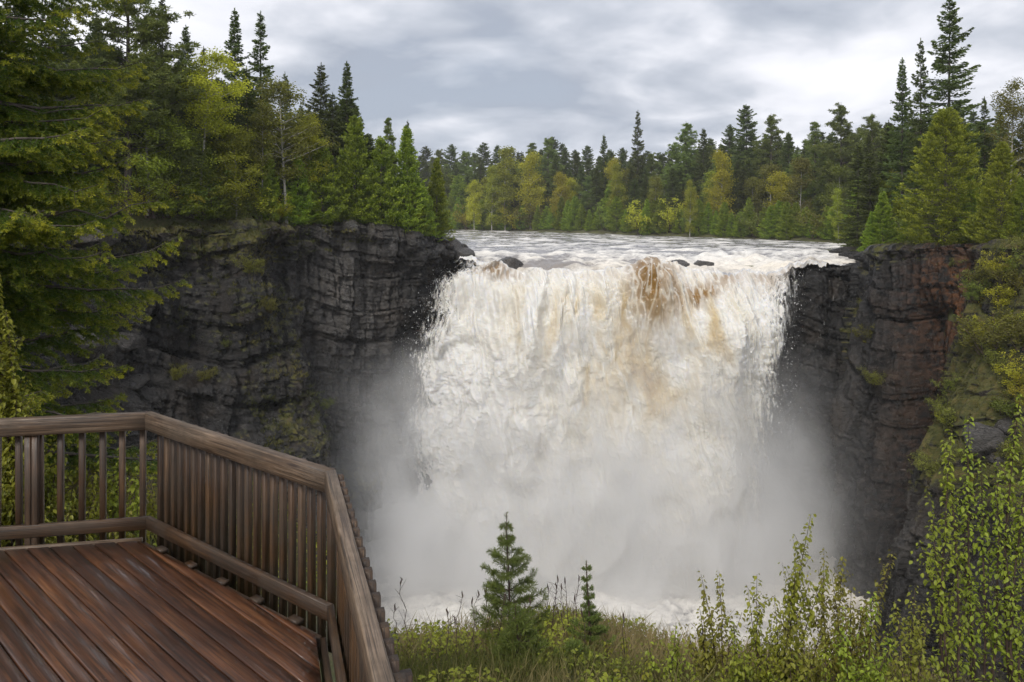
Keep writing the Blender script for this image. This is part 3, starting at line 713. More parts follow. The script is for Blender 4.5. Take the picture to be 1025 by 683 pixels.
class WB:
    """collects timber beams with chamfered edges into one mesh"""
    def __init__(s): s.V, s.Q, s.N, s.G, s.n = [], [], [], [], 0
    def beam(s, a, b, w, h, side=None, ch=.004, cut0=None, cut1=None):
        a, b = np.array(a, float), np.array(b, float); L = np.linalg.norm(b - a); d = (b - a) / L
        sd = np.array(side, float) if side is not None else np.cross(d, [0, 0, 1.]); sd = sd / np.linalg.norm(sd); up = np.cross(sd, d)
        w2, h2 = w / 2, h / 2
        pr = [(w2 - ch, h2), (w2, h2 - ch), (w2, -h2 + ch), (w2 - ch, -h2), (-w2 + ch, -h2), (-w2, -h2 + ch), (-w2, h2 - ch), (-w2 + ch, h2)]
        rnd = random.random(); rows = max(2, int(L / .5) + 1); base = s.n
        jit = [(random.uniform(-1, 1) * .0018, random.uniform(-1, 1) * .0018) for _ in range(rows)]
        for i in range(rows):
            f = i / (rows - 1)
            for j, (p, q) in enumerate(pr):
                x0 = cut0(p) if cut0 else 0.0; x1 = cut1(p) if cut1 else 0.0
                tpos = x0 + (L + x1 - x0) * f
                s.V.append(a + d * tpos + sd * (p + jit[i][0]) + up * (q + jit[i][1]))
                s.G.append((tpos, p + q * 1.0 + .5 * (j in (3, 4)), rnd))
        for i in range(rows - 1):
            for j in range(8):
                j2 = (j + 1) % 8; s.Q.append((base + i * 8 + j, base + i * 8 + j2, base + i * 8 + 8 + j2, base + i * 8 + 8 + j))
        s.N.append(tuple(range(base, base + 8))[::-1]); s.N.append(tuple(range(base + (rows - 1) * 8, base + rows * 8)))
        s.n += rows * 8
        return s
    def obj(s, name, mat, parent):
        return mesh(name, np.array(s.V), [np.array(s.Q), np.array(s.N)], mat, {'grain': (np.array(s.G), 'POINT')}, parent)

deck = empty('viewing_platform', (-2.5, 3.5, 0)); tag(deck, 'wet reddish brown timber viewing platform with a slatted grey wooden railing', 'platform')
DO = np.array([-2.5, 3.5, 0.])
c1, c2 = np.array([-2.95, 6.0]), np.array([-1.14, 4.64])
dA = nrm(np.array([-1.06, -.19])); dC = nrm(np.array([.335, -1.0]))
c0 = c1 + dA * 4.4; c3 = c2 + dC * 5.4
RAILS = [(c0, c1), (c1, c2), (c2, c3)]
def P3(p, z): return np.array([p[0], p[1], z]) - DO
def inner(a, b):                                    # unit vector towards the deck
    d = nrm(b - a); n_ = np.array([d[1], -d[0]]); return n_ if n_ @ (np.array([-2.5, 2.0]) - a) > 0 else -n_
RT, RH, RW = 1.0, .135, .07
def miter(prev_d, d):                               # offset along the beam per unit of side for a clean corner
    bis = nrm(d - prev_d * -1.0); tn = bis - d * (bis @ d); return bis @ d, bis
dirs = [nrm(b - a) for a, b in RAILS]
def slope_at(i, j):
    """side -> shift along beam i at its joint with beam j"""
    d, e_ = dirs[i], dirs[j]; sd = np.array([d[1], -d[0]])
    cosA = d @ e_; sinA = sd @ e_
    th = math.atan2(sinA, cosA); return math.tan(th / 2)
for i, (a, b) in enumerate(RAILS):
    d = dirs[i]; n_ = inner(a, b); sgn = 1.0
    s_end = slope_at(i, i + 1) if i < 2 else 0; s_st = slope_at(i, i - 1) if i > 0 else 0
    # beam side vector = cross(d,z) = (dy,-dx)
    e1 = (lambda p, k_=s_end: -0.001 - p * k_ * -1.0 * -1.0) if i < 2 else None
    ang_prev = slope_at(i - 1, i) if i > 0 else 0
    e0 = (lambda p, k_=ang_prev: 0.001 + p * k_) if i > 0 else None
    WB().beam(P3(a, RT - RH / 2), P3(b, RT - RH / 2), RW, RH, None, .005, e0, e1).obj('handrail', M['railwood'], deck)
    q0, q1 = a + n_ * .0, b + n_ * .0
    WB().beam(P3(q0, .105), P3(q1, .105), .04, .10, None, .004, e0, e1).obj('bottom_rail', M['postwood'], deck)
    L = np.linalg.norm(b - a); sp_ = (.153, .1005, .118)[i]; off = RW / 2 + .021
    nb_ = int((L - .05) / sp_)
    for m in range(nb_ + 1):
        s_ = (L - .055 - m * sp_) if i < 2 else (.05 + m * sp_)
        if s_ < .03 or s_ > L: continue
        p = a + d * s_ - n_ * off
        tw = random.uniform(-.006, .006)
        wd = .042
        WB().beam(P3(p + d * tw, -.17 + random.uniform(-.01, .01)), P3(p + d * random.uniform(-.004, .004), RT - .022 + random.uniform(-.006, .006)), wd, wd, np.array([*d, 0]), .003).obj('baluster', M['postwood'], deck)
# posts (pairs of boards bolted to the rim)
for p, d in ((c1 + dA * .86, dirs[0]), (c1 + dA * 2.6, dirs[0]), (c1 + dirs[1] * 1.2, dirs[1]), (c2 + dC * 2.0, dC), (c2 + dC * 4.2, dC)):
    n_ = np.array([d[1], -d[0]]); n_ = n_ if n_ @ (np.array([-2.5, 2.]) - p) > 0 else -n_
    for q in (-.024, .024) if d is dirs[0] else (0,):
        pp = p + d * q - n_ * (RW / 2 + .066 if d is not dirs[0] else .02)
        WB().beam(P3(pp, -1.25), P3(pp, RT - RH - .002 if d is dirs[0] else RT - .12), .045, .07, np.array([*d, 0]), .004).obj('post', M['postwood'], deck)
# deck boards, clipped to the platform's outline
e0_ = -.045
poly = np.array([c0 + inner(c0, c1) * .075, c1 + nrm(inner(c0, c1) + inner(c1, c2)) * .09, c2 + nrm(inner(c1, c2) + inner(c2, c3)) * .095, c3 + inner(c2, c3) * .075, np.array([-7.1, -.55])])
bd = np.array([math.cos(math.radians(-41.6)), math.sin(math.radians(-41.6))]); bn = np.array([-bd[1], bd[0]])
def clip(vv):
    hits = []
    for i in range(len(poly)):
        a, b = poly[i], poly[(i + 1) % len(poly)]
        va, vb = a @ bn - vv, b @ bn - vv
        if va * vb < 0: tt_ = va / (va - vb); hits.append(((a + (b - a) * tt_) @ bd))
    return (min(hits), max(hits)) if len(hits) >= 2 else None
V, Q, G = [], [], []
NV, NQ = [], []
vmin, vmax = (poly @ bn).min() + .002, (poly @ bn).max() - .002
pw_, gap = .126, .009; v = vmin; 
while v < vmax:
    v0, v1 = v, min(v + pw_ - gap, vmax); a, b = clip(v0 + 1e-4), clip(v1 - 1e-4)
    v += pw_
    if not a or not b: continue
    cuts = [0.0]; lo = min(a[0], b[0]); hi = max(a[1], b[1]); x = lo + random.uniform(2.0, 9.0)
    joints = []
    while x < hi - .8: joints.append(x); x += random.uniform(3.4, 4.9)
    ends = [None] + joints + [None]
    for j in range(len(ends) - 1):
        u0a, u0b = (a[0], b[0]) if ends[j] is None else (ends[j] + .002,) * 2
        u1a, u1b = (a[1], b[1]) if ends[j + 1] is None else (ends[j + 1] - .002,) * 2
        rnd = random.random(); zt = random.uniform(-.0025, .002); base = len(V)
        cup = random.uniform(-.0015, .0025)
        ch = .004; ns_ = 8
        prof = [(v0, -.035), (v0, -ch), (v0 + ch, 0), ((v0 + v1) / 2, -cup), (v1 - ch, 0), (v1, -ch), (v1, -.035)]
        for i in range(ns_):
            f = i / (ns_ - 1); wz = random.uniform(-.0012, .0012)
            for (pv, pz_) in prof:
                g_ = (pv - v0) / (v1 - v0 + 1e-9)
                ua, ub = u0a + (u0b - u0a) * g_, u1a + (u1b - u1a) * g_
                uu_ = ua + (ub - ua) * f
                p = bd * uu_ + bn * pv; V.append(np.array([p[0], p[1], zt + pz_ + wz]) - DO); G.append((uu_, pv, rnd))
        for i in range(ns_ - 1):
            for q in range(6):
                Q.append((base + i * 7 + q, base + i * 7 + q + 1, base + i * 7 + 8 + q, base + i * 7 + 7 + q))
        NQ.append(tuple(base + q for q in range(7))); NQ.append(tuple(base + (ns_ - 1) * 7 + q for q in range(7))[::-1])
        # pairs of nail heads over the joists
        xx = math.ceil((max(u0a, u0b) + .03) / .405) * .405
        while xx < min(u1a, u1b) - .03:
            for pv in (v0 + .028, v1 - .028):
                if v1 - v0 > .1:
                    p = bd * (xx + random.uniform(-.006, .006)) + bn * (pv + random.uniform(-.006, .006)); nb0 = len(NV)
                    for s_ in range(6): NV.append(np.array([p[0] + .006 * math.cos(s_ * 1.047), p[1] + .006 * math.sin(s_ * 1.047), zt + .0016]) - DO)
                    NQ2 = tuple(range(nb0, nb0 + 6)); NQ_n = NQ2
                    NAILS.append(NQ2) if 'NAILS' in globals() else globals().__setitem__('NAILS', [NQ2])
            xx += .405
fl = mesh('floor_boards', np.array(V), [np.array(Q)[:, ::-1], np.array(NQ)], M['deckwood'], {'grain': (np.array(G), 'POINT')}, deck)
mesh('nail_heads', np.array(NV), np.array(NAILS), M['nail'], None, deck)['kind'] = 'stuff'
# rim joists, ledger at the far end, bearers and feet
for i, (a, b) in enumerate(RAILS):
    n_ = inner(a, b)
    WB().beam(P3(a + n_ * .045, -.115), P3(b + n_ * .045 - dirs[i] * .05, -.115), .04, .15).obj('rim_joist', M['postwood'], deck)
    L = np.linalg.norm(b - a); s_ = .25
    if i == 1:
        while s_ < L - .1:
            p = a + dirs[i] * s_ + n_ * .045; WB().beam(P3(p, -.02), P3(p + dirs[i] * .09, -.02), .06, .035).obj('spacer_block', M['postwood'], deck); s_ += .42
WB().beam(P3(c0 + inner(c0, c1) * .05, -.012), P3(c1 + inner(c0, c1) * .05 - dirs[0] * .03, -.012), .035, .04).obj('edge_strip', M['railwood'], deck)
for m in range(5):
    y = .4 + m * 1.15; xa, xb = -6.2 + .1 * m, (.2 - .36 * y if y < 4.4 else -2.4)
    WB().beam(P3((xa, y), -.265), P3((xb, y), -.265), .06, .14).obj('bearer', M['postwood'], deck)
for x, y in ((-6, .6), (-.1, .6), (-1.6, 3.9), (-6, 4.9), (-3.3, 5.0)):
    WB().beam(P3((x, y), gz(x, y) - .2), P3((x, y), -.34), .14, .14, (1, 0, 0)).obj('footing_post', M['postwood'], deck)
# ------------------------------------------------------------------ plant builders
def rhombi(C, A, size, wid, tilt=None):
    """leaf-shaped quads: centre C, long axis A (unit), length size, width wid"""
    n = len(C); r = nrm(R.normal(0, 1, (n, 3))) if tilt is None else tilt
    B = nrm(np.cross(A, r)); s = np.asarray(size).reshape(-1, 1) / 2; w_ = np.asarray(wid).reshape(-1, 1) / 2
    V = np.stack([C - A * s, C + B * w_ + A * s * .15, C + A * s, C - B * w_ + A * s * .15], 1)
    return V.reshape(-1, 3), np.arange(n * 4).reshape(n, 4)

def leaves(C, A, Nn, size, wid, fold=.25):
    """pointed oval leaves, folded along the midrib: base C, axis A, upward normal Nn"""
    n = len(C); B = nrm(np.cross(A, Nn)); U = nrm(np.cross(B, A)); s = np.asarray(size).reshape(-1, 1); w_ = np.asarray(wid).reshape(-1, 1)
    up = U * w_ * fold; dr = -U * s * R.uniform(.02, .3, (n, 1))
    V = np.stack([C, C + A * s * .35 + B * w_ * .5 + up, C + A * s * .72 + B * w_ * .38 + up + dr * .5, C + A * s + dr,
                  C + A * s * .72 - B * w_ * .38 + up + dr * .5, C + A * s * .35 - B * w_ * .5 + up], 1).reshape(-1, 3)
    i = np.arange(n)[:, None] * 6
    return V, np.concatenate([i + np.array([0, 1, 2, 3]), i + np.array([0, 3, 4, 5])])

class TB:
    """tapering tubes collected in one mesh"""
    def __init__(s): s.V, s.Q, s.n = [], [], 0
    def tube(s, pts, r0, r1, k=6):
        P = np.asarray(pts, float); m = len(P); T = nrm(np.gradient(P, axis=0))
        ref = np.where(np.abs(T[:, 2:3]) < .9, np.array([[0, 0, 1.]]), np.array([[1., 0, 0]]))
        a = nrm(np.cross(T, ref)); b = np.cross(T, a); rr = np.linspace(r0, r1, m) if np.isscalar(r0) else np.asarray(r0)
        an = np.arange(k) * 2 * math.pi / k
        V = P[:, None] + rr[:, None, None] * (a[:, None] * np.cos(an)[None, :, None] + b[:, None] * np.sin(an)[None, :, None])
        s.V.append(V.reshape(-1, 3)); i = np.arange(m - 1)[:, None] * k; j = np.arange(k)[None]
        q = np.stack([i + j, i + (j + 1) % k, i + k + (j + 1) % k, i + k + j], -1).reshape(-1, 4) + s.n
        s.Q.append(q); s.n += m * k; return s
    def obj(s, name, mat, parent): return mesh(name, np.concatenate(s.V), np.concatenate(s.Q), mat, None, parent, smooth=True)

def curve(p0, d, L, droop=0., n=5, up_end=0., wig=.03):
    tt_ = np.linspace(0, 1, n)[:, None]; p = np.asarray(p0) + np.asarray(d) * L * tt_
    p = p + np.array([0, 0, 1.]) * (droop * L * tt_ ** 2 + up_end * L * tt_ ** 4); p[1:] += R.normal(0, wig * L / n, (n - 1, 3)); return p

def interp_curve(P, t_):
    x = np.linspace(0, 1, len(P)); return np.stack([np.interp(t_, x, P[:, i]) for i in range(3)], -1)

def tree_obj(kind, tb, V, Fc, tint, leafm, barkm):
    root = empty(kind)
    tb.obj('trunk', M[barkm], root)
    tint = np.repeat(tint, len(V) // len(tint)) if len(tint) != len(V) else tint
    mesh('crown', V, Fc, M[leafm], {'tint': (tint, 'POINT')}, root)
    return root

def proto_spruce(H=18., rad=2.6, dens=1.0, gap=.12, power=.85, bare=.10):
    tb = TB(); lean = R.normal(0, .12, 2)
    tb.tube([(lean[0] * f, lean[1] * f, H * f * .985) for f in np.linspace(0, 1, 9)], H * .011, .015, 7)
    C, A, S, T = [], [], [], []
    z = H * bare
    while z < H * .985:
        f = z / H; Lm = rad * (1 - f) ** power + .12
        for b in range(int(R.integers(4, 7))):
            if R.random() < gap: continue
            az = R.uniform(0, 2 * math.pi); L = Lm * R.uniform(.55, 1.15) * (1.3 if R.random() < .06 else 1)
            d = nrm(np.array([math.cos(az), math.sin(az), -.22 + .55 * f + R.normal(0, .06)]))
            P = curve((lean[0] * f, lean[1] * f, z + R.uniform(-.12, .12)), d, L, -.20 * (1 - f), 5, .16)
            if L > .5: tb.tube(P, .012 + .012 * L, .005, 3)
            n = int((10 + 30 * L) * dens); s = R.uniform(.08, 1.02, n) ** .8
            side = R.normal(0, 1, n); lat = np.cross(d, [0, 0, 1]); w_ = L * .28 * (1.1 - s) + .05
            c = interp_curve(P, s) + lat * (side * w_)[:, None] + np.array([0, 0, 1.]) * (-np.abs(R.normal(0, .10, n)) * (1.2 - .4 * s) - .06 * np.abs(side) * w_)[:, None]
            ax_ = nrm(d * .8 + lat * np.sign(side)[:, None] * .7 + np.array([0, 0, -.28]) + R.normal(0, .28, (n, 3)))
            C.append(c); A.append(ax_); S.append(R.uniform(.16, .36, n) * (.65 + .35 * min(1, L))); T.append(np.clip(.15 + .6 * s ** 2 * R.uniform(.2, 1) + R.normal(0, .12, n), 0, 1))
        z += .26 + .20 * (1 - f)
    n = 30; zz_ = R.uniform(H * .955, H * 1.0, n); C.append(v3(lean[0] + R.normal(0, .02, n), lean[1] + R.normal(0, .02, n), zz_)); A.append(nrm(R.normal(0, .5, (n, 3)) + np.array([0, 0, 1.]))); S.append(np.full(n, .2)); T.append(np.full(n, .4))
    C, A, S, T = map(np.concatenate, (C, A, S, T))
    V, Fc = rhombi(C, A, S, S * .36)
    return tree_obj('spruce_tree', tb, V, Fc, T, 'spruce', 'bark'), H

def proto_pine(H=20., rad=3.2, dens=1.0):
    tb = TB(); tb.tube([(0, 0, H * f) for f in np.linspace(0, 1, 9)], H * .012, .02, 7)
    C, A, S, T = [], [], [], []
    z = H * .22
    while z < H * .97:
        f = z / H; Lm = rad * min(1, (1 - f) * 1.9 + .10) * (.55 + .45 * min(1, f * 2.2))
        for b in range(int(R.integers(4, 7))):
            az = R.uniform(0, 2 * math.pi); L = Lm * R.uniform(.45, 1.15)
            d = nrm(np.array([math.cos(az), math.sin(az), .12 + .5 * f + R.normal(0, .08)]))
            P = curve((0, 0, z + R.uniform(-.2, .2)), d, L, -.05, 5, .22)
            tb.tube(P, .018 + .012 * L, .006, 4)
            m = max(3, int(5 * L)); s = R.uniform(.35, 1.05, m)
            cc = interp_curve(P, np.clip(s, 0, 1)) + R.normal(0, .10 + .09 * L, (m, 3)) * np.array([1, 1, .35])
            k_ = int(26 * dens); ctr = np.repeat(cc, k_, 0); dirs_ = nrm(R.normal(0, 1, (m * k_, 3)) + np.array([0, 0, .45]) + d * .4)
            C.append(ctr + dirs_ * .15 + R.normal(0, .10, (m * k_, 3)) * np.array([1, 1, .5])); A.append(dirs_); S.append(R.uniform(.2, .36, m * k_)); T.append(np.clip(np.repeat(R.uniform(.1, .8, m), k_) + R.normal(0, .12, m * k_), 0, 1))
        z += R.uniform(.45, .8)
    C, A, S, T = map(np.concatenate, (C, A, S, T))
    V, Fc = rhombi(C, A, S, S * .26)
    return tree_obj('pine_tree', tb, V, Fc, T, 'pine', 'bark'), H

def proto_cedar(H=9., rad=1.9, dens=1.0, shape=.75, leafm='cedar'):
    tb = TB(); tb.tube([(.06 * math.sin(5 * f), 0, H * f * .96) for f in np.linspace(0, 1, 8)], H * .016, .02, 7)
    n = int(230 * dens * H / 9 * rad / 1.9)
    f = R.uniform(0.02, .99, n) ** 1.15; az = R.uniform(0, 2 * math.pi, n)
    lob = 1 + .22 * np.sin(az * 3 + f * 7 + R.uniform(0, 6)) + .15 * np.sin(az * 5 - f * 11)
    env = rad * (1 - f) ** shape * (.45 + .55 * sstep(-.05, .16, f)) * lob
    rr = env * np.sqrt(R.uniform(.25, 1.08, n)) + .04
    cc = v3(np.cos(az) * rr, np.sin(az) * rr, f * H * .96 + R.normal(0, .12, n))
    k_ = 46; m = n * k_
    out = nrm(v3(np.cos(az), np.sin(az), .55 + .5 * f)); sz = (.20 + .30 * (1 - f))
    t_ = R.normal(0, 1, (m, 3)); pl = np.repeat(out, k_, 0)
    along = R.uniform(-1, 1, m)[:, None] * np.repeat(sz, k_)[:, None]
    side = nrm(np.cross(pl, [0, 0, 1.])) 
    C = np.repeat(cc, k_, 0) + pl * along * 1.1 + side * (R.normal(0, .45, m) * np.repeat(sz, k_))[:, None] + t_ * .07 - np.array([0, 0, 1.]) * (np.abs(along) * .25)
    A = nrm(pl * .8 + side * R.normal(0, .5, m)[:, None] + R.normal(0, .3, (m, 3)) + np.array([0, 0, .1]))
    S = R.uniform(.12, .26, m); ct = np.repeat(R.uniform(.0, .65, n), k_)
    T = np.clip(ct + .35 * (along[:, 0] / .5) + R.normal(0, .12, m), 0, 1)
    for i in range(0, n, 3): tb.tube([(0, 0, max(.1, cc[i, 2] - .3)), cc[i] * .6 + np.array([0, 0, cc[i, 2] * .38]), cc[i]], .03, .008, 3)
    V, Fc = rhombi(C, A, S, S * .5)
    return tree_obj('cedar_tree', tb, V, Fc, T, leafm, 'bark'), H

def proto_birch(H=12., rad=2.2, leafm='birch', n_cl=110, per=60, lean=.0, lo=.30, leaf=.15, forks=0, spread=.30):
    tb = TB(); lx, ly = lean * H, R.normal(0, .02) * H
    trunk = np.array([(lx * f ** 1.3 + .08 * math.sin(f * 6), ly * f + .06 * math.sin(f * 5 + 1), H * f) for f in np.linspace(0, 1, 10)])
    tb.tube(trunk, H * .0085, .015, 7)
    cls = []
    nb_ = int(26 + 6 * rad)
    for i in range(nb_):
        f = R.uniform(lo, .97); q = (f - lo) / (1 - lo); az = R.uniform(0, 2 * math.pi)
        L = rad * R.uniform(.55, 1.15) * (min(1, q * 4 + .35) * (1 - q) ** .55 + .10)
        d = nrm(np.array([math.cos(az), math.sin(az), .75 + R.normal(0, .2)]))
        P = curve(interp_curve(trunk, f), d, L, -.10, 5, 0, .08); tb.tube(P, .012 + .012 * L, .005, 4)
        for s in R.uniform(.35, 1.05, max(2, int(n_cl / nb_))): cls.append(interp_curve(P, min(s, 1)) + R.normal(0, .12 + .05 * L, 3))
    cls = np.array(cls); m = len(cls) * per
    C = np.repeat(cls, per, 0) + R.normal(0, 1, (m, 3)) * np.array([spread, spread, spread * .75])
    A = nrm(R.normal(0, 1, (m, 3)) + np.array([0, 0, -.4])); S = R.uniform(.7, 1.25, m) * leaf
    T = np.clip(np.repeat(R.uniform(.05, .85, len(cls)), per) + R.normal(0, .15, m), 0, 1)
    V, Fc = rhombi(C, A, S, S * .7)
    return tree_obj('birch_tree', tb, V, Fc, T, leafm, 'birchbark'), H

def proto_shrub(H=2.2, rad=1.2, leafm='shrub', stems=9, per=40, leaf=.10):
    tb = TB(); C, A, S, T = [], [], [], []
    for i in range(stems):
        az = R.uniform(0, 2 * math.pi); d = nrm(np.array([math.cos(az) * R.uniform(.1, .8), math.sin(az) * R.uniform(.1, .8), 1]))
        P = curve((R.normal(0, .12), R.normal(0, .12), -.1), d, H * R.uniform(.6, 1.05), -.08, 6, 0, .1); tb.tube(P, .022, .004, 4)
        for j in range(6):
            s = R.uniform(.2, 1.); p0 = interp_curve(P, s); a2 = R.uniform(0, 2 * math.pi); L2 = rad * R.uniform(.2, .55)
            Q_ = curve(p0, nrm(np.array([math.cos(a2), math.sin(a2), .6])), L2, -.1, 4, 0, .1); tb.tube(Q_, .008, .003, 3)
            n = per; s2 = R.uniform(.2, 1.05, n); C.append(interp_curve(Q_, np.clip(s2, 0, 1)) + R.normal(0, .09, (n, 3))); A.append(nrm(R.normal(0, 1, (n, 3)) + np.array([0, 0, -.2])))
            S.append(R.uniform(.6, 1.2, n) * leaf); T.append(np.clip(R.uniform(.1, .8) + R.normal(0, .15, n), 0, 1))
    C, A, S, T = map(np.concatenate, (C, A, S, T))
    V, Fc = rhombi(C, A, S, S * .62)
    return tree_obj('shrub', tb, V, Fc, T, leafm, 'twig'), H

PROTO = {
    'spruce': [proto_spruce(18, 3.1, 1.5), proto_spruce(17, 2.7, 1.4, gap=.2), proto_spruce(19, 3.5, 1.5, gap=.08, power=.75)],
    'pine': [proto_pine(20, 3.5, 1.4), proto_pine(18, 3.0, 1.3), proto_pine(22, 4.0, 1.4)],
    'cedar': [proto_cedar(9, 2.4, 1.3), proto_cedar(10, 2.3, 1.3, shape=.85), proto_cedar(8, 2.5, 1.2, shape=.62)],
    'bigcedar': [proto_cedar(15, 4.6, 1.3, .58, 'bigcedar'), proto_cedar(13, 4.0, 1.3, .66, 'bigcedar')],
    'birch': [proto_birch(13, 2.8, n_cl=190, per=70), proto_birch(12, 2.5, n_cl=160, per=70), proto_birch(14, 3.0, lean=.10, n_cl=200, per=75, lo=.5)],
    'aspen': [proto_birch(8, 3.0, 'aspen', n_cl=190, per=75, lo=.08), proto_birch(12, 2.7, 'aspen', n_cl=190, per=70, lo=.2)],
    'bronze': [proto_birch(12, 3.2, 'bronze', n_cl=200, per=60, lo=.28), proto_birch(13, 2.5, 'bronze', n_cl=130, per=42, lo=.35)],
    'farspruce': [proto_spruce(18, 3.6, 1.7, gap=.05, power=.7, bare=.04), proto_spruce(17, 3.2, 1.7, gap=.1, power=.8, bare=.04), proto_spruce(19, 3.9, 1.7, gap=.05, power=.62, bare=.04)],
    'fartree': [proto_birch(11, 2.7, 'birch', 150, 70, lo=.12, leaf=.2, spread=.38), proto_birch(12, 2.9, 'shrub', 150, 70, lo=.10, leaf=.2, spread=.38), proto_birch(12, 2.5, 'aspen', 150, 70, lo=.08, leaf=.2, spread=.36), proto_birch(11, 2.7, 'bronze', 140, 60, lo=.14, leaf=.2, spread=.38)],
    'shrub': [proto_shrub(2.4, 1.5), proto_shrub(2.0, 1.3, 'bronze'), proto_shrub(2.2, 1.4, 'birch')],
    'thinshrub': [proto_shrub(2.6, 1.3, 'shrub', 11, 12, .08)],
}
NAMES = {'farspruce': ('spruce_tree', 'spruce tree'), 'fartree': ('birch_tree', 'birch tree'), 'spruce': ('spruce_tree', 'spruce tree'), 'pine': ('pine_tree', 'pine tree'), 'cedar': ('cedar_tree', 'cedar tree'), 'bigcedar': ('cedar_tree', 'cedar tree'),
         'birch': ('birch_tree', 'birch tree'), 'aspen': ('aspen_tree', 'leafy tree'), 'bronze': ('birch_tree', 'birch tree'), 'shrub': ('shrub', 'shrub'), 'thinshrub': ('shrub', 'shrub')}
USED = set()
def put(kind, x, y, z, H, wscale=1., label=None, group=None, var=None):
    i = var if var is not None else random.randrange(len(PROTO[kind])); root, H0 = PROTO[kind][i]
    o = root if (kind, i) not in USED else dup(root); USED.add((kind, i))
    o.name = NAMES[kind][0]; s = H / H0
    o.location = (x, y, z); o.scale = (s * wscale, s * wscale, s); o.rotation_euler = (0, 0, random.uniform(0, 6.28) if kind != 'birch' or i != 2 else 0)
    for k_ in ('label', 'group', 'category'):
        if k_ in o: del o[k_]
    tag(o, label, NAMES[kind][1], group); return o
EDGEX, EDGEY = [20, 100, 290, 335, 410, 445], [54, 60.5, 72.3, 76, 80.5, 87]
def put_px(kind, px, top, Y, wscale=1., label=None, group=None, var=None, base=None):
    if px < 445 and Y < 110: Y = max(Y, float(np.interp(px, EDGEX, EDGEY)) + 1.2)
    if px > 858 and Y < 100: Y = max(Y, float(np.interp(px, [858, 870, 880, 930, 960, 1025], [84, 80, 77, 73, 70.5, 64])) + 1.2)
    x = (px - 512) / F * Y; z = land_z(x, Y) - .15 if base is None else EYE - (base - HZ) / F * Y
    H = EYE - (top - HZ) / F * Y - z
    return put(kind, x, Y, z, H, wscale, label, group, var)

# ------------------------------------------------------------------ left bank trees (column, top row, distance)
LB = [
 ('pine', 128, -48, 55, 1.35, 'tall pale green pine rising above the left cliff, cut by the top of the picture', 2),
 ('spruce', 163, -4, 68, .85, 'narrow dark spruce tip beside the tall pale green pine', 1),
 ('spruce', 187, 24, 72, 1., 'dark ragged spruce directly left of the two tall twin spires', 0),
 ('spruce', 203, 46, 75, 1., 'shorter dark spruce tucked behind the leaning yellow birch', 1),
 ('spruce', 235, 8, 78, .95, 'tall dark spruce spire, left one of the twin pair on the left bank', 0),
 ('spruce', 261, 11, 79, 1.05, 'tall dark spruce spire, right one of the twin pair on the left bank', 1),
 ('spruce', 285, 72, 92, .8, 'small spruce tip showing between the twin spires and the olive birch', 2),
 ('birch', 196, 56, 64, 1.35, 'leaning white trunked birch with yellow green leaves above the left cliff', 2),
 ('aspen', 147, 80, 57, 1.5, 'light green tree with a pale slanting stem under the tall pine', 1),
 ('aspen', 236, 132, 63, 1.35, 'bright lime green low tree at the cliff edge right of the leaning birch', 0),
 ('bronze', 286, 82, 73, 1.35, 'olive brown birch with pale forked stems behind the cliff edge cedars', 0),
 ('spruce', 320, 62, 84, 1.1, 'bushy dark spruce, left one of the two beside the olive brown birch', 2),
 ('spruce', 347, 61, 84, 1.05, 'dark spruce, right one of the two beside the olive brown birch', 0),
 ('spruce', 334, 92, 82, 1.2, 'dark spruce filling the gap between two taller spruces at the left bank', 2),
 ('cedar', 268, 140, 68, .75, 'slim cedar standing beside the lime green tree at the cliff edge', 1),
 ('cedar', 298, 152, 72, .95, 'rounded green cedar above the flat pale rock ledge', 0),
 ('cedar', 322, 138, 75, .9, 'green cedar with drooping sprays, third from the cliff point', 2),
 ('cedar', 355, 112, 77, .9, 'tallest full green cedar on the left cliff point', 0),
 ('cedar', 381, 136, 78.5, .95, 'dense green cedar overhanging the left cliff edge', 2),
 ('pine', 388, 117, 90, .75, 'thin open pine poking up between the cedars of the left point', 1),
 ('cedar', 407, 124, 81.5, .95, 'spiky topped cedar, second last before the river on the left bank', 1),
 ('spruce', 408, 120, 86, .7, 'small dark spruce top behind the second last cedar', 1),
 ('cedar', 437, 156, 84.5, .8, 'last cedar on the left bank at the edge of the rapids', 1),
 ('cedar', 415, 178, 83, .9, 'low cedar between the last two cedars of the left point', 2),
 ('cedar', 345, 165, 75.6, .9, 'low cedar in front of the tallest one on the cliff edge', 1),
 ('spruce', 222, 86, 72, 1.2, 'dark bushy spruce below the twin spires, hidden behind the birch', 2),
 ('spruce', 248, 66, 74, 1.2, 'broad dark spruce filling in below the twin spires', 2),
 ('spruce', 95, 10, 70, 1.2, 'dark spruce deep behind the big drooping branches', 0),
 ('spruce', 62, -10, 66, 1.2, 'dark spruce mostly hidden by the drooping branches', 2),
 ('pine', 178, 60, 66, 1.1, 'soft green pine behind the slanting pale stem', 0),
 ('spruce', 150, 40, 72, 1.3, 'dark spruce in the gap below the pale green pine', 2),
 ('cedar', 205, 140, 68, 1.1, 'dark green cedar in the shade behind the leaning birch trunk', 0),
 ('cedar', 175, 140, 66, 1.2, 'green cedar behind the grey understory shrubs', 2),
 ('spruce', 300, 104, 82, 1.2, 'dark spruce behind the olive brown birch', 0),
 ('bronze', 262, 104, 70, .9, 'thin olive leaved birch left of the forked one', 1),
 ('aspen', 168, 120, 62, 1.3, 'fresh green leafy tree between the slanting pale stem and the leaning birch', 0),
 ('birch', 310, 116, 76, 1.1, 'yellow green birch behind the cedars left of the two bushy spruces', 0),
 ('spruce', 20, -60, 60, 1.4, 'dark spruce at the top left corner behind the drooping branches', 2),
]
for kd, px, top, Y, ws, lab, var in LB: put_px(kd, px, top, Y, ws, lab, 'trees on the left bank', var)
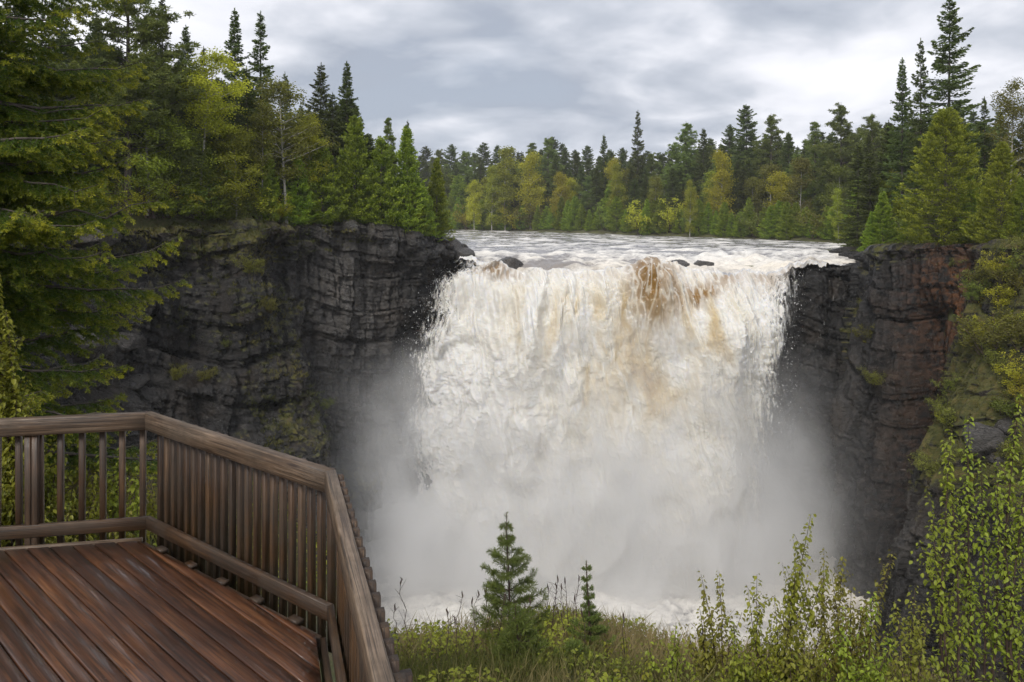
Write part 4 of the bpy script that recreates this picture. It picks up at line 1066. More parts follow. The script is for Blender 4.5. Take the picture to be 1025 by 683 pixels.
LS = [('thinshrub', 150, 150, 56, 'grey green twiggy shrub under the slanting pale stem'), ('thinshrub', 168, 166, 58, 'bare looking twiggy shrub at the foot of the cedar'), ('shrub', 128, 178, 55, 'low bush beside the big drooping branches on the left bank'),
      ('shrub', 188, 184, 60, 'bush on the grassy slope left of the birch foot'), ('shrub', 215, 190, 63, 'bush at the foot of the lime green tree'), ('shrub', 255, 186, 65, 'dense bush under the slim cedar'), ('shrub', 277, 196, 69, 'small bush hanging over the cliff under the slim cedar'),
      ('thinshrub', 112, 168, 54, 'thin shrub half hidden behind the spruce tips'), ('shrub', 300, 206, 72.5, 'low bush at the back of the pale flat ledge'), ('shrub', 240, 200, 64, 'low olive bush on the brink of the left cliff'), ('shrub', 170, 200, 57, 'brownish bush on the grassy slope above the dark rock')]
for kd, px, top, Y, lab in LS: put_px(kd, px, top, Y, 1.25, lab, 'shrubs on the left cliff top')

LFILL = 'dark conifer filling the shade deep in the wood on the left bank'
LLOW = 'green bush or young cedar in the undergrowth along the left bank wood'
for row, (dy, step) in enumerate(((10, 17), (19, 15))):
    x = -25.
    while x < 415:
        top = float(np.interp(x, [40, 100, 160, 210, 245, 280, 300, 350, 390, 420], [40, 40, 50, 70, 70, 108, 100, 92, 136, 150])) + random.uniform(0, 30)
        put_px('farspruce', x, top, float(np.interp(x, EDGEX, EDGEY)) + dy + random.uniform(-2, 3), 1.3, LFILL, 'conifers deep in the left bank wood'); x += step * random.uniform(.75, 1.3)
x = -10.
while x < 300:
    Y = float(np.interp(x, EDGEX, EDGEY)) + random.uniform(1, 6)
    put_px(random.choice(['shrub', 'shrub', 'thinshrub', 'cedar']), x, float(np.interp(x, [60, 200, 300], [172, 182, 196])) + random.uniform(-14, 14), Y, 1.6, LLOW, 'undergrowth along the left bank wood'); x += random.uniform(7, 13)
x = 300.
while x < 445:
    Y = float(np.interp(x, EDGEX, EDGEY)) + random.uniform(1, 4)
    put_px(random.choice(['cedar', 'shrub']), x, random.uniform(168, 192), Y, 1.1, LLOW, 'undergrowth along the left bank wood'); x += random.uniform(9, 14)

# ------------------------------------------------------------------ right bank trees
RB = [
 ('spruce', 948, -4, 84, 1.05, 'tallest dark spruce on the right bank, towering over the big cedar', 2),
 ('spruce', 921, 38, 86, .75, 'slim dark spruce leaning close to the tallest one', 1),
 ('spruce', 902, 57, 90, .8, 'dark spruce spire, outermost of the right bank three', 0),
 ('bigcedar', 946, 102, 73, 1.05, 'large yellow green cedar standing on the right cliff', 0),
 ('bigcedar', 1002, 138, 66, .85, 'second yellow green cedar near the picture edge on the right cliff', 1),
 ('bronze', 1012, 80, 78, 1., 'sparsely leaved birch with bare top behind the second cedar', 1),
 ('spruce', 985, 96, 84, .9, 'small dark spruce between the big cedar and the bare birch', 1),
 ('spruce', 890, 120, 98, 1.15, 'bushy dark spruce below the outermost spire', 2),
 ('cedar', 905, 160, 92, .9, 'olive cedar left of the large yellow green cedar', 0),
 ('cedar', 880, 178, 96, .9, 'leafy cedar at the river edge on the right bank', 2),
 ('cedar', 925, 190, 78, .8, 'low cedar at the foot of the large yellow green one', 1),
 ('cedar', 970, 172, 72, .8, 'dark green cedar between the two large cedars', 0),
 ('birch', 892, 170, 96, .7, 'yellowish small birch leaning out of the right bank cedars', 1),
 ('cedar', 860, 188, 108, .9, 'small cedar where the right bank meets the far shore', 1),
 ('spruce', 868, 132, 112, 1.1, 'dark spruce behind the small cedars on the right bank', 0),
 ('spruce', 935, 110, 90, 1.2, 'dark spruce filling in behind the large cedar', 2),
 ('spruce', 1022, 120, 80, 1.2, 'dark spruce at the picture edge behind the second cedar', 2),
 ('cedar', 1022, 176, 62, .9, 'green cedar at the picture edge above the overgrown slope', 0),
]
RFILL = 'dark conifer filling the wood behind the right bank trees'
x = 858.
while x < 1060:
    put_px('farspruce', x, float(np.interp(x, [858, 900, 930, 1000, 1060], [140, 128, 110, 120, 110])) + random.uniform(0, 30), 97 + random.uniform(-3, 6), 1.3, RFILL, 'conifers behind the right bank trees'); x += random.uniform(10, 18)
RLOW = 'green bush or young cedar in the undergrowth along the right cliff edge'
x = 872.
while x < 1050:
    put_px(random.choice(['cedar', 'shrub', 'cedar']), x, random.uniform(186, 220), float(np.interp(x, [858, 930, 960, 1050], [86, 76, 72, 64])) + random.uniform(1, 5), 1.15, RLOW, 'undergrowth along the right cliff edge'); x += random.uniform(9, 15)
for kd, px, top, Y, ws, lab, var in RB: put_px(kd, px, top, Y, ws, lab, 'trees on the right bank', var)
def on_cliff(C, px, py, span=12):
    V, N_, U, v, b, vg = C
    cx_ = 512 + F * V[..., 0] / V[..., 1]; cy_ = HZ - F * (V[..., 2] - EYE) / V[..., 1]
    d = (cx_ - px) ** 2 + (cy_ - py) ** 2 + np.where(V[..., 1] < 48, 1e9, 0) + (b > .12) * 1e6
    i = np.unravel_index(np.argmin(d), d.shape); return V[i]
RS = [('shrub', 1015, 262, 2.6, 'bright yellow green bush at the top of the overgrown right slope'), ('shrub', 990, 330, 4.2, 'large leafy bush halfway up the overgrown right slope'), ('shrub', 1010, 372, 3.2, 'bush on the overgrown slope above the grey boulders'),
      ('shrub', 972, 372, 2.6, 'olive bush clinging to the right cliff beside the dark cleft'), ('shrub', 868, 330, 2.6, 'hanging bush on the cliff beside the dark wet wall'), ('shrub', 872, 372, 2.0, 'lower hanging bush on the cliff beside the dark wet wall'),
      ('shrub', 955, 258, 1.6, 'small bush on the rim of the right cliff under the cedar'), ('shrub', 866, 300, 1.6, 'twiggy olive bush at the top of the hanging greenery'), ('shrub', 1000, 290, 3.0, 'bush beside the rust coloured rock'),
      ('shrub', 1022, 330, 3.2, 'bush at the picture edge on the overgrown slope'), ('shrub', 975, 300, 2.0, 'small bush under the rust coloured rock'), ('shrub', 1000, 405, 2.4, 'low bush directly above the grey boulders'), ('shrub', 1020, 240, 2.4, 'bush at the foot of the picture edge cedar')]
for kd, px, py, H, lab in RS:
    p = on_cliff(cR, px, py + H * 740 / 70 * .5); put(kd, p[0] + .3, p[1], p[2] - .2, H, 1.2, lab, 'bushes on the right cliff')
vr = cR[5] * (cR[0][..., 1] < 69) * (cR[0][..., 1] > 50) * (cR[3] > .02) * (cR[3] < .55)
pr_ = (np.clip(vr - .3, 0, 1)).ravel(); pr_ /= pr_.sum()
for q in R.choice(len(pr_), 46, p=pr_):
    p = cR[0].reshape(-1, 3)[q]; put('shrub', p[0] + .2, p[1], p[2] - .3, random.uniform(1.2, 2.9), 1.25, 'leafy bush in the tangle that covers the overgrown right slope', 'bushes covering the right slope')
LCS = [(250, 262, 2.2, 'bush on the rock shelf left of the sheer face'), (268, 300, 1.8, 'small olive bush on the mossy ledges of the left cliff'), (180, 370, 1.6, 'small bright bush low on the left cliff'), (207, 372, 1.5, 'tuft like bush on the dark block of the left cliff'), (325, 400, 2.0, 'olive bush on the lower bench of the left cliff'), (286, 232, 2.0, 'bush hanging from the rim beside the pale ledge'), (228, 340, 1.2, 'tiny bush on a ledge halfway down the left cliff')]
for px, py, H, lab in LCS:
    p = on_cliff(cL, px, py + H * 740 / 74 * .5); put('shrub', p[0], p[1], p[2] - .2, H, 1.1, lab, 'bushes on the left cliff')

# ------------------------------------------------------------------ far shore forest
def skyl(px): return float(np.interp(px, [380, 430, 500, 560, 600, 640, 700, 760, 800, 850, 900, 1000], [140, 152, 148, 143, 150, 152, 146, 138, 140, 130, 125, 115]))
FAR = [
 ('spruce', 638, 110, 212, .95, 'open topped spruce standing clear above the far shore tree line', 1), ('pine', 686, 121, 196, 1.15, 'wide crowned pine on the far shore right of the lone open spruce', 2), ('farspruce', 703, 128, 190, .9, 'dark spruce just right of the wide crowned far pine', 0),
 ('farspruce', 729, 124, 190, 1.05, 'full dark spruce left of the highest spruce on the far shore', 2), ('farspruce', 747, 104, 182, 1.15, 'highest dark spruce over the yellow birch on the far shore', 2), ('pine', 771, 113, 176, 1.1, 'dark broad pine right of the highest far spruce', 0), ('farspruce', 788, 132, 172, 1.1, 'dark spruce tip right of the broad far pine', 0),
 ('pine', 815, 121, 158, 1.0, 'blue green pine, left one of the pair before the right bank', 1), ('pine', 841, 102, 152, 1.15, 'tall blue green pine, right one of the pair before the right bank', 0), ('pine', 872, 112, 140, 1.1, 'broad pine left of the dark right bank spires', 2), ('pine', 548, 136, 246, 1.1, 'dark pine crown standing a little above the middle of the tree line', 0), ('farspruce', 604, 134, 226, .8, 'narrow dark spruce between the yellow trees in the tree line', 1),
 ('fartree', 505, 150, 238, 1.25, 'broad light green tree in the left half of the far shore', 2), ('fartree', 492, 168, 236, 1.0, 'pale green tree leaning on the broad light green one', 2), ('fartree', 474, 180, 240, .9, 'small yellow green birch low at the left end of the far shore', 0), ('fartree', 530, 152, 234, 1.0, 'light green birch right of the broad light green tree', 0),
 ('fartree', 561, 172, 222, .95, 'yellow olive birch low in the middle of the far shore', 0), ('fartree', 616, 166, 200, .9, 'bright yellow green birch with a white stem by the far water', 2), ('fartree', 722, 150, 170, .85, 'golden yellow birch under the highest far spruce', 0), ('fartree', 838, 190, 134, .8, 'bright green small tree at the far water near the right bank', 2), ('fartree', 612, 158, 214, .8, 'olive yellow tree right behind the bright yellow green birch', 0), ('fartree', 800, 160, 150, 1., 'brownish tree among the conifers left of the blue green pines', 3), ('fartree', 655, 178, 184, .9, 'dull olive tree low on the far shore under the wide crowned pine', 3), ('fartree', 690, 182, 170, .8, 'fresh green small tree left of the golden yellow birch', 2)]
for kd, px, top, Y, ws, lab, var in FAR: put_px(kd, px, top, Y, ws, lab, 'trees standing out on the far shore', var)
def bank(px): return float(np.interp(px, fbx, fby))
L1 = 'small round cedar or bush in the low row along the far water edge'
L2 = 'dark conifer packed in the middle of the far shore forest'
L3 = 'dark conifer tip in the even skyline at the back of the far forest'
L4 = 'dull green leafy tree packed among the far shore conifers'
x = 425.
while x < 885:
    Y = bank(x) + random.uniform(.3, 3); k_ = random.choice(['cedar', 'cedar', 'cedar', 'shrub', 'cedar'])
    put_px(k_, x, random.uniform(192, 208) + (x - 430) * .012, Y, 1.15, L1, 'bushes and cedars along the far water'); x += random.uniform(6, 10)
x = 422.
while x < 890:
    Y = bank(x) + random.uniform(7, 22); k_ = random.choice(['farspruce', 'farspruce', 'cedar', 'pine', 'fartree', 'fartree'])
    lf = k_ == 'fartree'
    put_px(k_, x, random.uniform(165, 190), Y, 1.35, L4 if lf else L2, 'leafy trees within the far forest' if lf else 'conifers within the far forest'); x += random.uniform(7, 12)
for row in range(3):
    x = 415. + row * 5
    while x < 1010:
        Y = bank(min(x, 890)) + (20 + 16 * row) + random.uniform(-5, 9); k_ = random.choice(['farspruce', 'farspruce', 'farspruce', 'pine'])
        put_px(k_, x, skyl(x) + (14, 3, -4)[row] + random.uniform(-4, 10), Y, 1.3, L3, 'conifers on the far skyline'); x += random.uniform(9, 14)
for kd in PROTO:
    for i, (r_, h_) in enumerate(PROTO[kd]):
        if (kd, i) not in USED:
            for c_ in list(r_.children): bpy.data.objects.remove(c_)
            bpy.data.objects.remove(r_)

# grass and small plants on the ledges of the cliffs
BV, BF, BT, bn_ = [], [], [], 0
def blades(P, n_each, h, spread, tint, lean=.5, wid=.02):
    m = len(P) * n_each; C = np.repeat(P, n_each, 0) + R.normal(0, spread, (m, 3)) * np.array([1, 1, .2])
    d = nrm(R.normal(0, lean, (m, 3)) * np.array([1, 1, .3]) + np.array([0, 0, 1.])); hh = R.uniform(.5, 1.2, m)[:, None] * h
    sd = nrm(np.cross(d, R.normal(0, 1, (m, 3)))); w_ = wid * R.uniform(.6, 1.3, m)[:, None]
    bend = nrm(R.normal(0, 1, (m, 3)) * np.array([1, 1, 0])) * hh * R.uniform(.05, .45, m)[:, None]
    mid_ = C + d * hh * .55 + bend * .25; tip = C + d * hh * .95 + bend
    V = np.stack([C - sd * w_, C + sd * w_, mid_ + sd * w_ * .75, mid_ - sd * w_ * .75, tip], 1).reshape(-1, 3)
    i = np.arange(m)[:, None] * 5
    return V, i + np.array([0, 1, 2, 3]), i + np.array([3, 2, 4]), np.repeat(np.clip(np.repeat(tint, n_each) + R.normal(0, .15, m), 0, 1), 5)
for C_, nm in ((cL, 'left'), (cR, 'right')):
    V_, N_, U_, v_, b_, vg = C_
    up_ = np.abs(N_[..., 2]) * (vg > .25); pr = (up_ * vg ** 1.2 * (np.abs(N_[..., 2]) > .3)).ravel(); pr = pr / pr.sum()
    idx = R.choice(len(pr), 3200, p=pr); P = V_.reshape(-1, 3)[idx]
    V, q4, q3, tn = blades(P, 9, .42, .16, np.clip(.35 + .9 * perlin(P * .25, 4), 0, 1), .7, .035)
    tag(mesh('ledge_grass', V, [q4, q3], M['ledge'], {'tint': (tn, 'POINT')}), kind='stuff')
# ------------------------------------------------------------------ rocks that lie loose
def boulder(x, y, z, sx, sy, sz, label, seed, group=None):
    n = 26; th = np.linspace(0, math.pi, n); ph = np.linspace(0, 2 * math.pi, 2 * n, endpoint=False)
    T_, P_ = np.meshgrid(th, ph, indexing='ij'); D = v3(np.sin(T_) * np.cos(P_), np.sin(T_) * np.sin(P_), np.cos(T_))
    rg = np.random.default_rng(seed); r_ = np.full(D.shape[:2], 1.25)
    for i in range(13):
        nn = nrm(rg.normal(0, 1, 3)); r_ = np.minimum(r_, rg.uniform(.68, 1.0) / np.maximum(D @ nn, .05))
    r_ = r_ * (1 + .06 * fbm(D * 2.2, 4, seed))
    r_ = r_ * (1 + .12 * (billow(D * 3.1, 4, seed + 3) - .35))
    V = (D * r_[..., None] * np.array([sx, sy, sz])).reshape(-1, 3)
    i = np.arange((n - 1) * 2 * n).reshape(n - 1, 2 * n); j = np.roll(i, -1, 1)
    o = mesh('boulder', V, np.stack([i, i + 2 * n, j + 2 * n, j], -1).reshape(-1, 4), M['rock'], {'veg': (np.full(len(V), -.25), 'POINT'), 'pale': (np.full(len(V), .5), 'POINT'), 'rust': (np.zeros(len(V)), 'POINT')})
    o.location = (x, y, z); o.rotation_euler = (0, rg.uniform(-.2, .2), rg.uniform(0, 6)); tag(o, label, 'boulder', group); return o
for px, py, w_, h_, lab in ((948, 447, 2.3, 1.5, 'grey angular boulder jutting from the overgrown right slope'), (985, 440, 2.6, 1.7, 'larger pale grey boulder beside the angular one on the right slope'), (1012, 428, 1.8, 1.3, 'grey boulder near the picture edge on the right slope'), (1004, 462, 1.6, 1.1, 'small dark boulder under the pale grey ones on the right slope')):
    p = on_cliff(cR, px, py); boulder(p[0] + .3, p[1], p[2] - .2, w_ * .75, w_ * .6, h_ * .7, lab, int(px), 'boulders on the right slope')
for px, py, w_, h_, lab in ((92, 350, 1.9, 1.2, 'pale wet slab seen through the drooping branches'), (128, 385, 1.4, .9, 'small pale rock above the railing corner'), (122, 345, 1.6, .8, 'flat grey rock at the tips of the drooping branches'), (62, 340, 2.2, 1.4, 'pale grey rock deep behind the drooping branches'), (98, 238, 1.9, .9, 'flat grey ledge rock at the top of the left cliff')):
    p = on_cliff(cL, px, py); boulder(p[0] + .1, p[1], p[2], w_, w_ * .8, h_, lab, int(px), 'pale rocks on the left cliff')
for px, py, Y, w_, lab in ((446, 250, 87.5, 1.6, 'dark wet block at the left brink of the falls'), (462, 256, 86.6, 1.2, 'lower dark block beside the amber water at the brink'), (432, 250, 84.5, 1.7, 'dark block below the last cedar')):
    p = at(px, py, Y); o = boulder(p[0], p[1], p[2], w_, w_, w_ * .75, lab, int(px) + 5, 'dark blocks at the left brink')

for px, py, Y, w_, lab in ((507, 259, 86.5, 1.3, 'dark wet rock breaking the water beside the left amber chute'), (676, 262, 83.5, 1.1, 'dark rock at the brink above the brown water'), (702, 258, 86, 1.0, 'low dark rock in the rapids right of the brown water'), (560, 253, 93, 1.0, 'small dark rock awash in the middle of the rapids')):
    p = at(px, py, Y); boulder(p[0], p[1], RIVZ - 1.0, w_ * 1.7, w_ * 1.1, w_ * .75, lab, int(px) + 9, 'rocks awash above the falls')

# ------------------------------------------------------------------ near bank: grass, undergrowth
def nz1(X, Y): return ground_z(np.asarray(X, float), np.asarray(Y, float))
def scatter(n, x0, x1, y0, y1):
    return R.uniform(x0, x1, n), R.uniform(y0, y1, n)
X_, Y_ = scatter(5200, -1.9, 8.5, 5.5, 11.6)
cl_ = perlin(v3(X_ * .55, Y_ * .55, 0), 201)
okk = (X_ > -1.0 - (Y_ - 4.6) * .1) & (cl_ + R.normal(0, .3, len(X_)) > -.25)
X_, Y_, cl_ = X_[okk], Y_[okk], cl_[okk]
P = v3(X_, Y_, nz1(X_, Y_) - .02)
V, q4, q3, tn = blades(P, 11, .34, .10, np.clip(.42 + 1.1 * perlin(P * .5, 14), 0, 1), .55, .0055)
tag(mesh('grass', V, [q4, q3], M['grass'], {'tint': (tn, 'POINT')}), kind='stuff')
X_, Y_ = scatter(2600, -16, -3.0, 6.6, 13)
P = v3(X_, Y_, nz1(X_, Y_) - .02); V, q4, q3, tn = blades(P, 8, .5, .10, np.clip(.3 + 1.1 * perlin(P * .5, 14), 0, 1), .55, .006)
tag(mesh('grass', V, [q4, q3], M['grass'], {'tint': (tn, 'POINT')}), kind='stuff')
# low leafy ground cover
def cover(n, x0, x1, y0, y1, hmax, size, mat, thr):
    X_, Y_ = scatter(n, x0, x1, y0, y1); c_ = perlin(v3(X_ * .8, Y_ * .8, 4), 222); ok = c_ + R.normal(0, .15, n) > thr
    X_, Y_, c_ = X_[ok], Y_[ok], c_[ok]; m = len(X_)
    z = nz1(X_, Y_) + R.uniform(0, 1, m) ** .7 * hmax * (.5 + .8 * np.clip(c_ - thr, 0, .5))
    a = R.uniform(0, 6.28, m); A = nrm(v3(np.cos(a), np.sin(a), R.normal(-.2, .35, m))); Nn = nrm(R.normal(0, .35, (m, 3)) + np.array([0, 0, 1.]))
    V, q = leaves(v3(X_, Y_, z), A, Nn, R.uniform(.6, 1.3, m) * size, R.uniform(.45, .9, m) * size)
    tag(mesh('undergrowth', V, q, M[mat], {'tint': (np.repeat(np.clip(.4 + c_ + R.normal(0, .2, m), 0, 1), 6), 'POINT')}), kind='stuff')
cover(22000, -1.8, 8.5, 5.5, 11.4, .40, .055, 'lime_leaf', .06)
cover(12000, -1.8, 8.5, 5.5, 11.4, .30, .05, 'bronze_leaf', .12)
cover(20000, -14, -2.6, 6.7, 12, .5, .055, 'lime_leaf', -.1)

# dead stalks and bare twigs standing in the grass
def stalk(x, y, h, lab):
    z = gz(x, y); t_ = TB(); P = curve((0, 0, -.05), nrm(np.array([R.normal(0, .12), R.normal(0, .12), 1])), h, -.05, 6, 0, .12); t_.tube(P, .006, .0025, 4)
    root = empty('dry_stalk', (x, y, z)); C, A, S = [], [], []
    for j in range(9):
        s = R.uniform(.35, 1); p0 = interp_curve(P, s); Q_ = curve(p0, nrm(np.array([R.normal(0, 1), R.normal(0, 1), 1.2])), h * R.uniform(.08, .2), -.1, 3); t_.tube(Q_, .003, .0015, 3)
        C.append(Q_[1:]); 
    top = P[-1]; tb2 = TB(); tb2.tube([top + np.array([0, 0, -.02]), top + np.array([R.normal(0, .004), 0, .02]), top + np.array([R.normal(0, .01), 0, .06]), top + np.array([R.normal(0, .012), 0, .09])], np.array([.003, .011, .009, .002]), 0, 6)
    t_.obj('stem', M['twig'], root); tb2.obj('seed_head', M['twig'], root)
    tag(root, lab, 'dry plant', 'dry stalks on the near bank')
for i in range(22):
    stalk(R.uniform(-1.55, 1.5), R.uniform(8.6, 10.6), R.uniform(.5, .95), 'thin dry stalk with brown seed heads in the bank grass')

# ------------------------------------------------------------------ young conifers in front of the pool
def young_pine(px, top, bot, Y, rad, label, needle=.075, tuft=16, step=.19, spire=.30, dens=1.0):
    b = at(px, bot, Y); zb = gz(b[0], Y); H = at(px, top, Y)[2] - zb
    root = empty('young_conifer', (b[0], Y, zb)); tb = TB()
    trunk = np.array([(.02 * math.sin(f * 5), .02 * math.cos(f * 4), H * f - .05) for f in np.linspace(0, 1, 10)]); tb.tube(trunk, .022, .005, 6)
    C, A, T = [], [], []
    z = H * .12
    while z < H * .93:
        f = z / H; nb_ = int(R.integers(5, 8)) if f < 1 - spire * .5 else 3
        Lm = rad * ((1 - f) / (1 - .12)) ** .75 if f < 1 - spire else rad * .25 * (1 - f) / spire
        a0 = R.uniform(0, 6.28)
        for j in range(nb_):
            az = a0 + j * 6.283 / nb_ + R.normal(0, .2); L = Lm * R.uniform(.7, 1.12) + .02; d = nrm(np.array([math.cos(az), math.sin(az), .35 + R.normal(0, .1)]))
            P = curve(interp_curve(trunk, f), d, L, -.05, 5, .18); tb.tube(P, .007, .002, 4)
            tips = [(P, 1.0)]
            for q in range(int(2 + L * 6)):
                s = R.uniform(.3, .95); sd = nrm(np.cross(d, [0, 0, 1.]) * random.choice((-1, 1)) + d * .7 + np.array([0, 0, R.normal(.15, .15)])); Q_ = curve(interp_curve(P, s), sd, L * .42 * (1.15 - s) + .03, 0, 4, .1); tb.tube(Q_, .004, .0015, 3); tips.append((Q_, .8))
            for Q_, w_ in tips:
                Lq = np.linalg.norm(Q_[-1] - Q_[0]); m = int((tuft * 2.2 * Lq / .1 + 10) * dens); s = R.uniform(.12, 1, m) ** .8; ax_ = nrm(Q_[-1] - Q_[0])
                A_ = nrm(ax_ * R.uniform(.3, 1.2, m)[:, None] + nrm(R.normal(0, 1, (m, 3))) * .9); C.append(interp_curve(Q_, s) + A_ * needle * .5); A.append(A_); T.append(np.clip(.15 + .6 * s * R.uniform(.4, 1, m) + R.normal(0, .1, m), 0, 1))
        z += step * R.uniform(.85, 1.15)
    m = int(90 * dens); f = R.uniform(1 - spire, .99, m); az = R.uniform(0, 6.28, m); A_ = nrm(v3(np.cos(az), np.sin(az), .9)); C.append(interp_curve(trunk, f) + A_ * needle * .3); A.append(A_); T.append(np.full(m, .3))
    C, A, T = map(np.concatenate, (C, A, T)); V, Fc = rhombi(C, A, R.uniform(.7, 1.15, len(C)) * needle, np.full(len(C), .0065))
    tb.obj('trunk', M['twig'], root); mesh('crown', V, Fc, M['near_pine'], {'tint': (np.repeat(T, 4), 'POINT')}, root)
    tag(root, label, 'conifer')
young_pine(508, 508, 668, 9.6, .50, 'tallest young pine on the near bank, with a bare pointed leader', .07, 14, .20, .34, 1.25)
young_pine(517, 600, 700, 8.7, .34, 'light green young pine in front of the tallest one', .075, 15, .15, .2)
young_pine(588, 556, 680, 9.3, .30, 'slender young spruce with a spiky leader right of the young pines', .038, 26, .12, .62)
young_pine(575, 640, 705, 8.6, .30, 'low bushy young conifer at the foot of the slender one', .06, 15, .13, .15)

# ------------------------------------------------------------------ leafy saplings
def sapling(base, tips, Y, label, matl='sapling_leaf', leaf=.055, dens=1.0, lo=.25, side=True, group='leafy saplings on the near bank', name='sapling'):
    b = at(base[0], base[1], Y); zb = min(gz(b[0], Y), b[2] - .05); leaf = leaf * 1.22; tips = list(tips) + [(x + random.uniform(-26, 26), y + random.uniform(18, 70), random.uniform(-.3, .3)) for x, y, _ in tips for _k in range(0 if base[0] > 930 else 1)]
    root = empty(name, (b[0], Y, zb)); tb = TB()
    C, A, N_, S, T = [], [], [], [], []
    def leafy(P, lo_, den, sc=1.0):
        L = np.sum(np.linalg.norm(np.diff(P, axis=0), axis=1)); m = max(4, int(L / .030 * den)); s = lo_ + (1 - lo_) * (np.arange(m) + R.uniform(0, .6, m)) / m
        p0 = interp_curve(P, np.clip(s, 0, 1)); ax_ = nrm(P[-1] - P[0]); az = np.arange(m) * 2.4 + R.normal(0, .5, m) + R.uniform(0, 6)
        o1 = nrm(np.cross(ax_, [.3, .2, 1.])); o2 = np.cross(ax_, o1); out = np.cos(az)[:, None] * o1 + np.sin(az)[:, None] * o2
        pet = nrm(out + ax_ * .5 + np.array([0, 0, .15])); st = R.uniform(.012, .03, m)[:, None] * sc
        C.append(p0 + pet * st); A.append(nrm(out + ax_ * .15 + np.array([0, 0, -.75]) + R.normal(0, .3, (m, 3)))); N_.append(nrm(out * .6 + np.array([0, 0, .8]) + R.normal(0, .3, (m, 3))))
        S.append(R.uniform(.45, 1.3, m) * leaf * sc * (1.05 - .35 * s)); T.append(np.clip(R.uniform(.15, .95, m), 0, 1))
    for tx, ty, dy in tips:
        e_ = at(tx, ty, Y + dy); p1 = e_ - np.array([b[0], Y, zb]); n = 9; f = np.linspace(0, 1, n)[:, None]
        bow = nrm(np.array([R.normal(), R.normal(), 0])) * np.linalg.norm(p1) * R.uniform(.02, .06)
        P = p1 * f + np.array([p1[0], p1[1], 0]) * (f ** 1.6 - f) * .6 + bow * np.sin(f * math.pi) + R.normal(0, .008, (n, 3)) * f * (1 - f) * 4; P[0] = (R.normal(0, .03), R.normal(0, .03), -.05)
        L = np.linalg.norm(p1); tb.tube(P, .005 + .0042 * L, .002, 5); leafy(P, max(lo, 1 - 1.3 / L), dens, 1.0)
        if side:
            for j in range(int(4 + 8 * L)):
                s = R.uniform(.25, .88); d = nrm(nrm(p1) * .9 + R.normal(0, .65, 3) * np.array([1, 1, .4]) + np.array([0, 0, .3])); Q_ = curve(interp_curve(P, s), d, R.uniform(.12, .42) * (1.2 - s) * min(L, 2.2) * .8, -.05, 5, .1, .1); tb.tube(Q_, .004, .0015, 4); leafy(Q_, .15, dens * .85, .9)
    C, A, N_, S, T = map(np.concatenate, (C, A, N_, S, T)); V, q = leaves(C, A, N_, S, S * R.uniform(.48, .72, len(S)))
    tb.obj('stem', M['twig'], root); mesh('foliage', V, q, M[matl], {'tint': (np.repeat(T, 6), 'POINT')}, root)
    tag(root, label, 'sapling' if name == 'sapling' else 'bush', group)
sapling((612, 740), [(604, 640, 0), (626, 632, .1), (590, 655, -.1)], 8.6, 'low leafy sapling beside the slender young conifer', 'lime_leaf', .05)
sapling((655, 735), [(640, 648, 0), (668, 655, .15), (682, 634, 0)], 8.4, 'low sapling with drooping tips left of the twin stemmed one', 'lime_leaf', .05)
sapling((722, 740), [(701, 574, 0), (719, 571, .15), (684, 625, .1), (742, 612, -.1)], 8.8, 'twin stemmed sapling with small bronze green leaves', 'bronze_leaf', .06, 1.2)
sapling((766, 745), [(811, 514, 0), (757, 574, .2), (748, 590, .1), (797, 560, -.2)], 8.6, 'tall leaning dark stemmed sapling reaching into the mist', 'sapling_leaf', .06, 1.2)
sapling((838, 745), [(824, 548, 0), (843, 556, .2), (893, 552, .1), (806, 600, -.2), (865, 600, .15), (880, 590, 0)], 8.9, 'wide bushy sapling with a branch leaning right', 'bronze_leaf', .06, 1.2)
sapling((900, 760), [(879, 640, 0), (905, 630, .1), (920, 622, .2), (862, 655, 0)], 8.2, 'low bronze leaved sapling in front of the tall right clump', 'bronze_leaf', .05)
sapling((950, 760), [(918, 540, 0), (928, 490, .1), (945, 440, .2), (952, 430, -.1)], 8.3, 'upright yellow green sapling, left one of the tall right clump', 'sapling_leaf', .062, .72)
sapling((985, 765), [(969, 416, 0), (980, 455, .15), (998, 462, -.1), (965, 520, .1)], 8.3, 'tallest yellow green sapling of the right clump', 'sapling_leaf', .062, .72)
sapling((1020, 765), [(1021, 394, 0), (1012, 480, .2), (1032, 440, .1), (1003, 540, 0)], 8.1, 'yellow green sapling cut by the right picture edge', 'sapling_leaf', .062, .72)
sapling((700, 770), [(692, 660, 0), (735, 650, .1), (770, 655, .2), (665, 668, 0)], 7.9, 'low mass of small leaves along the bottom of the picture', 'lime_leaf', .05)
sapling((820, 780), [(790, 650, 0), (825, 640, .1), (850, 655, .2), (770, 668, .1)], 7.9, 'low leafy bush below the wide bushy sapling', 'sapling_leaf', .06, 1.2)

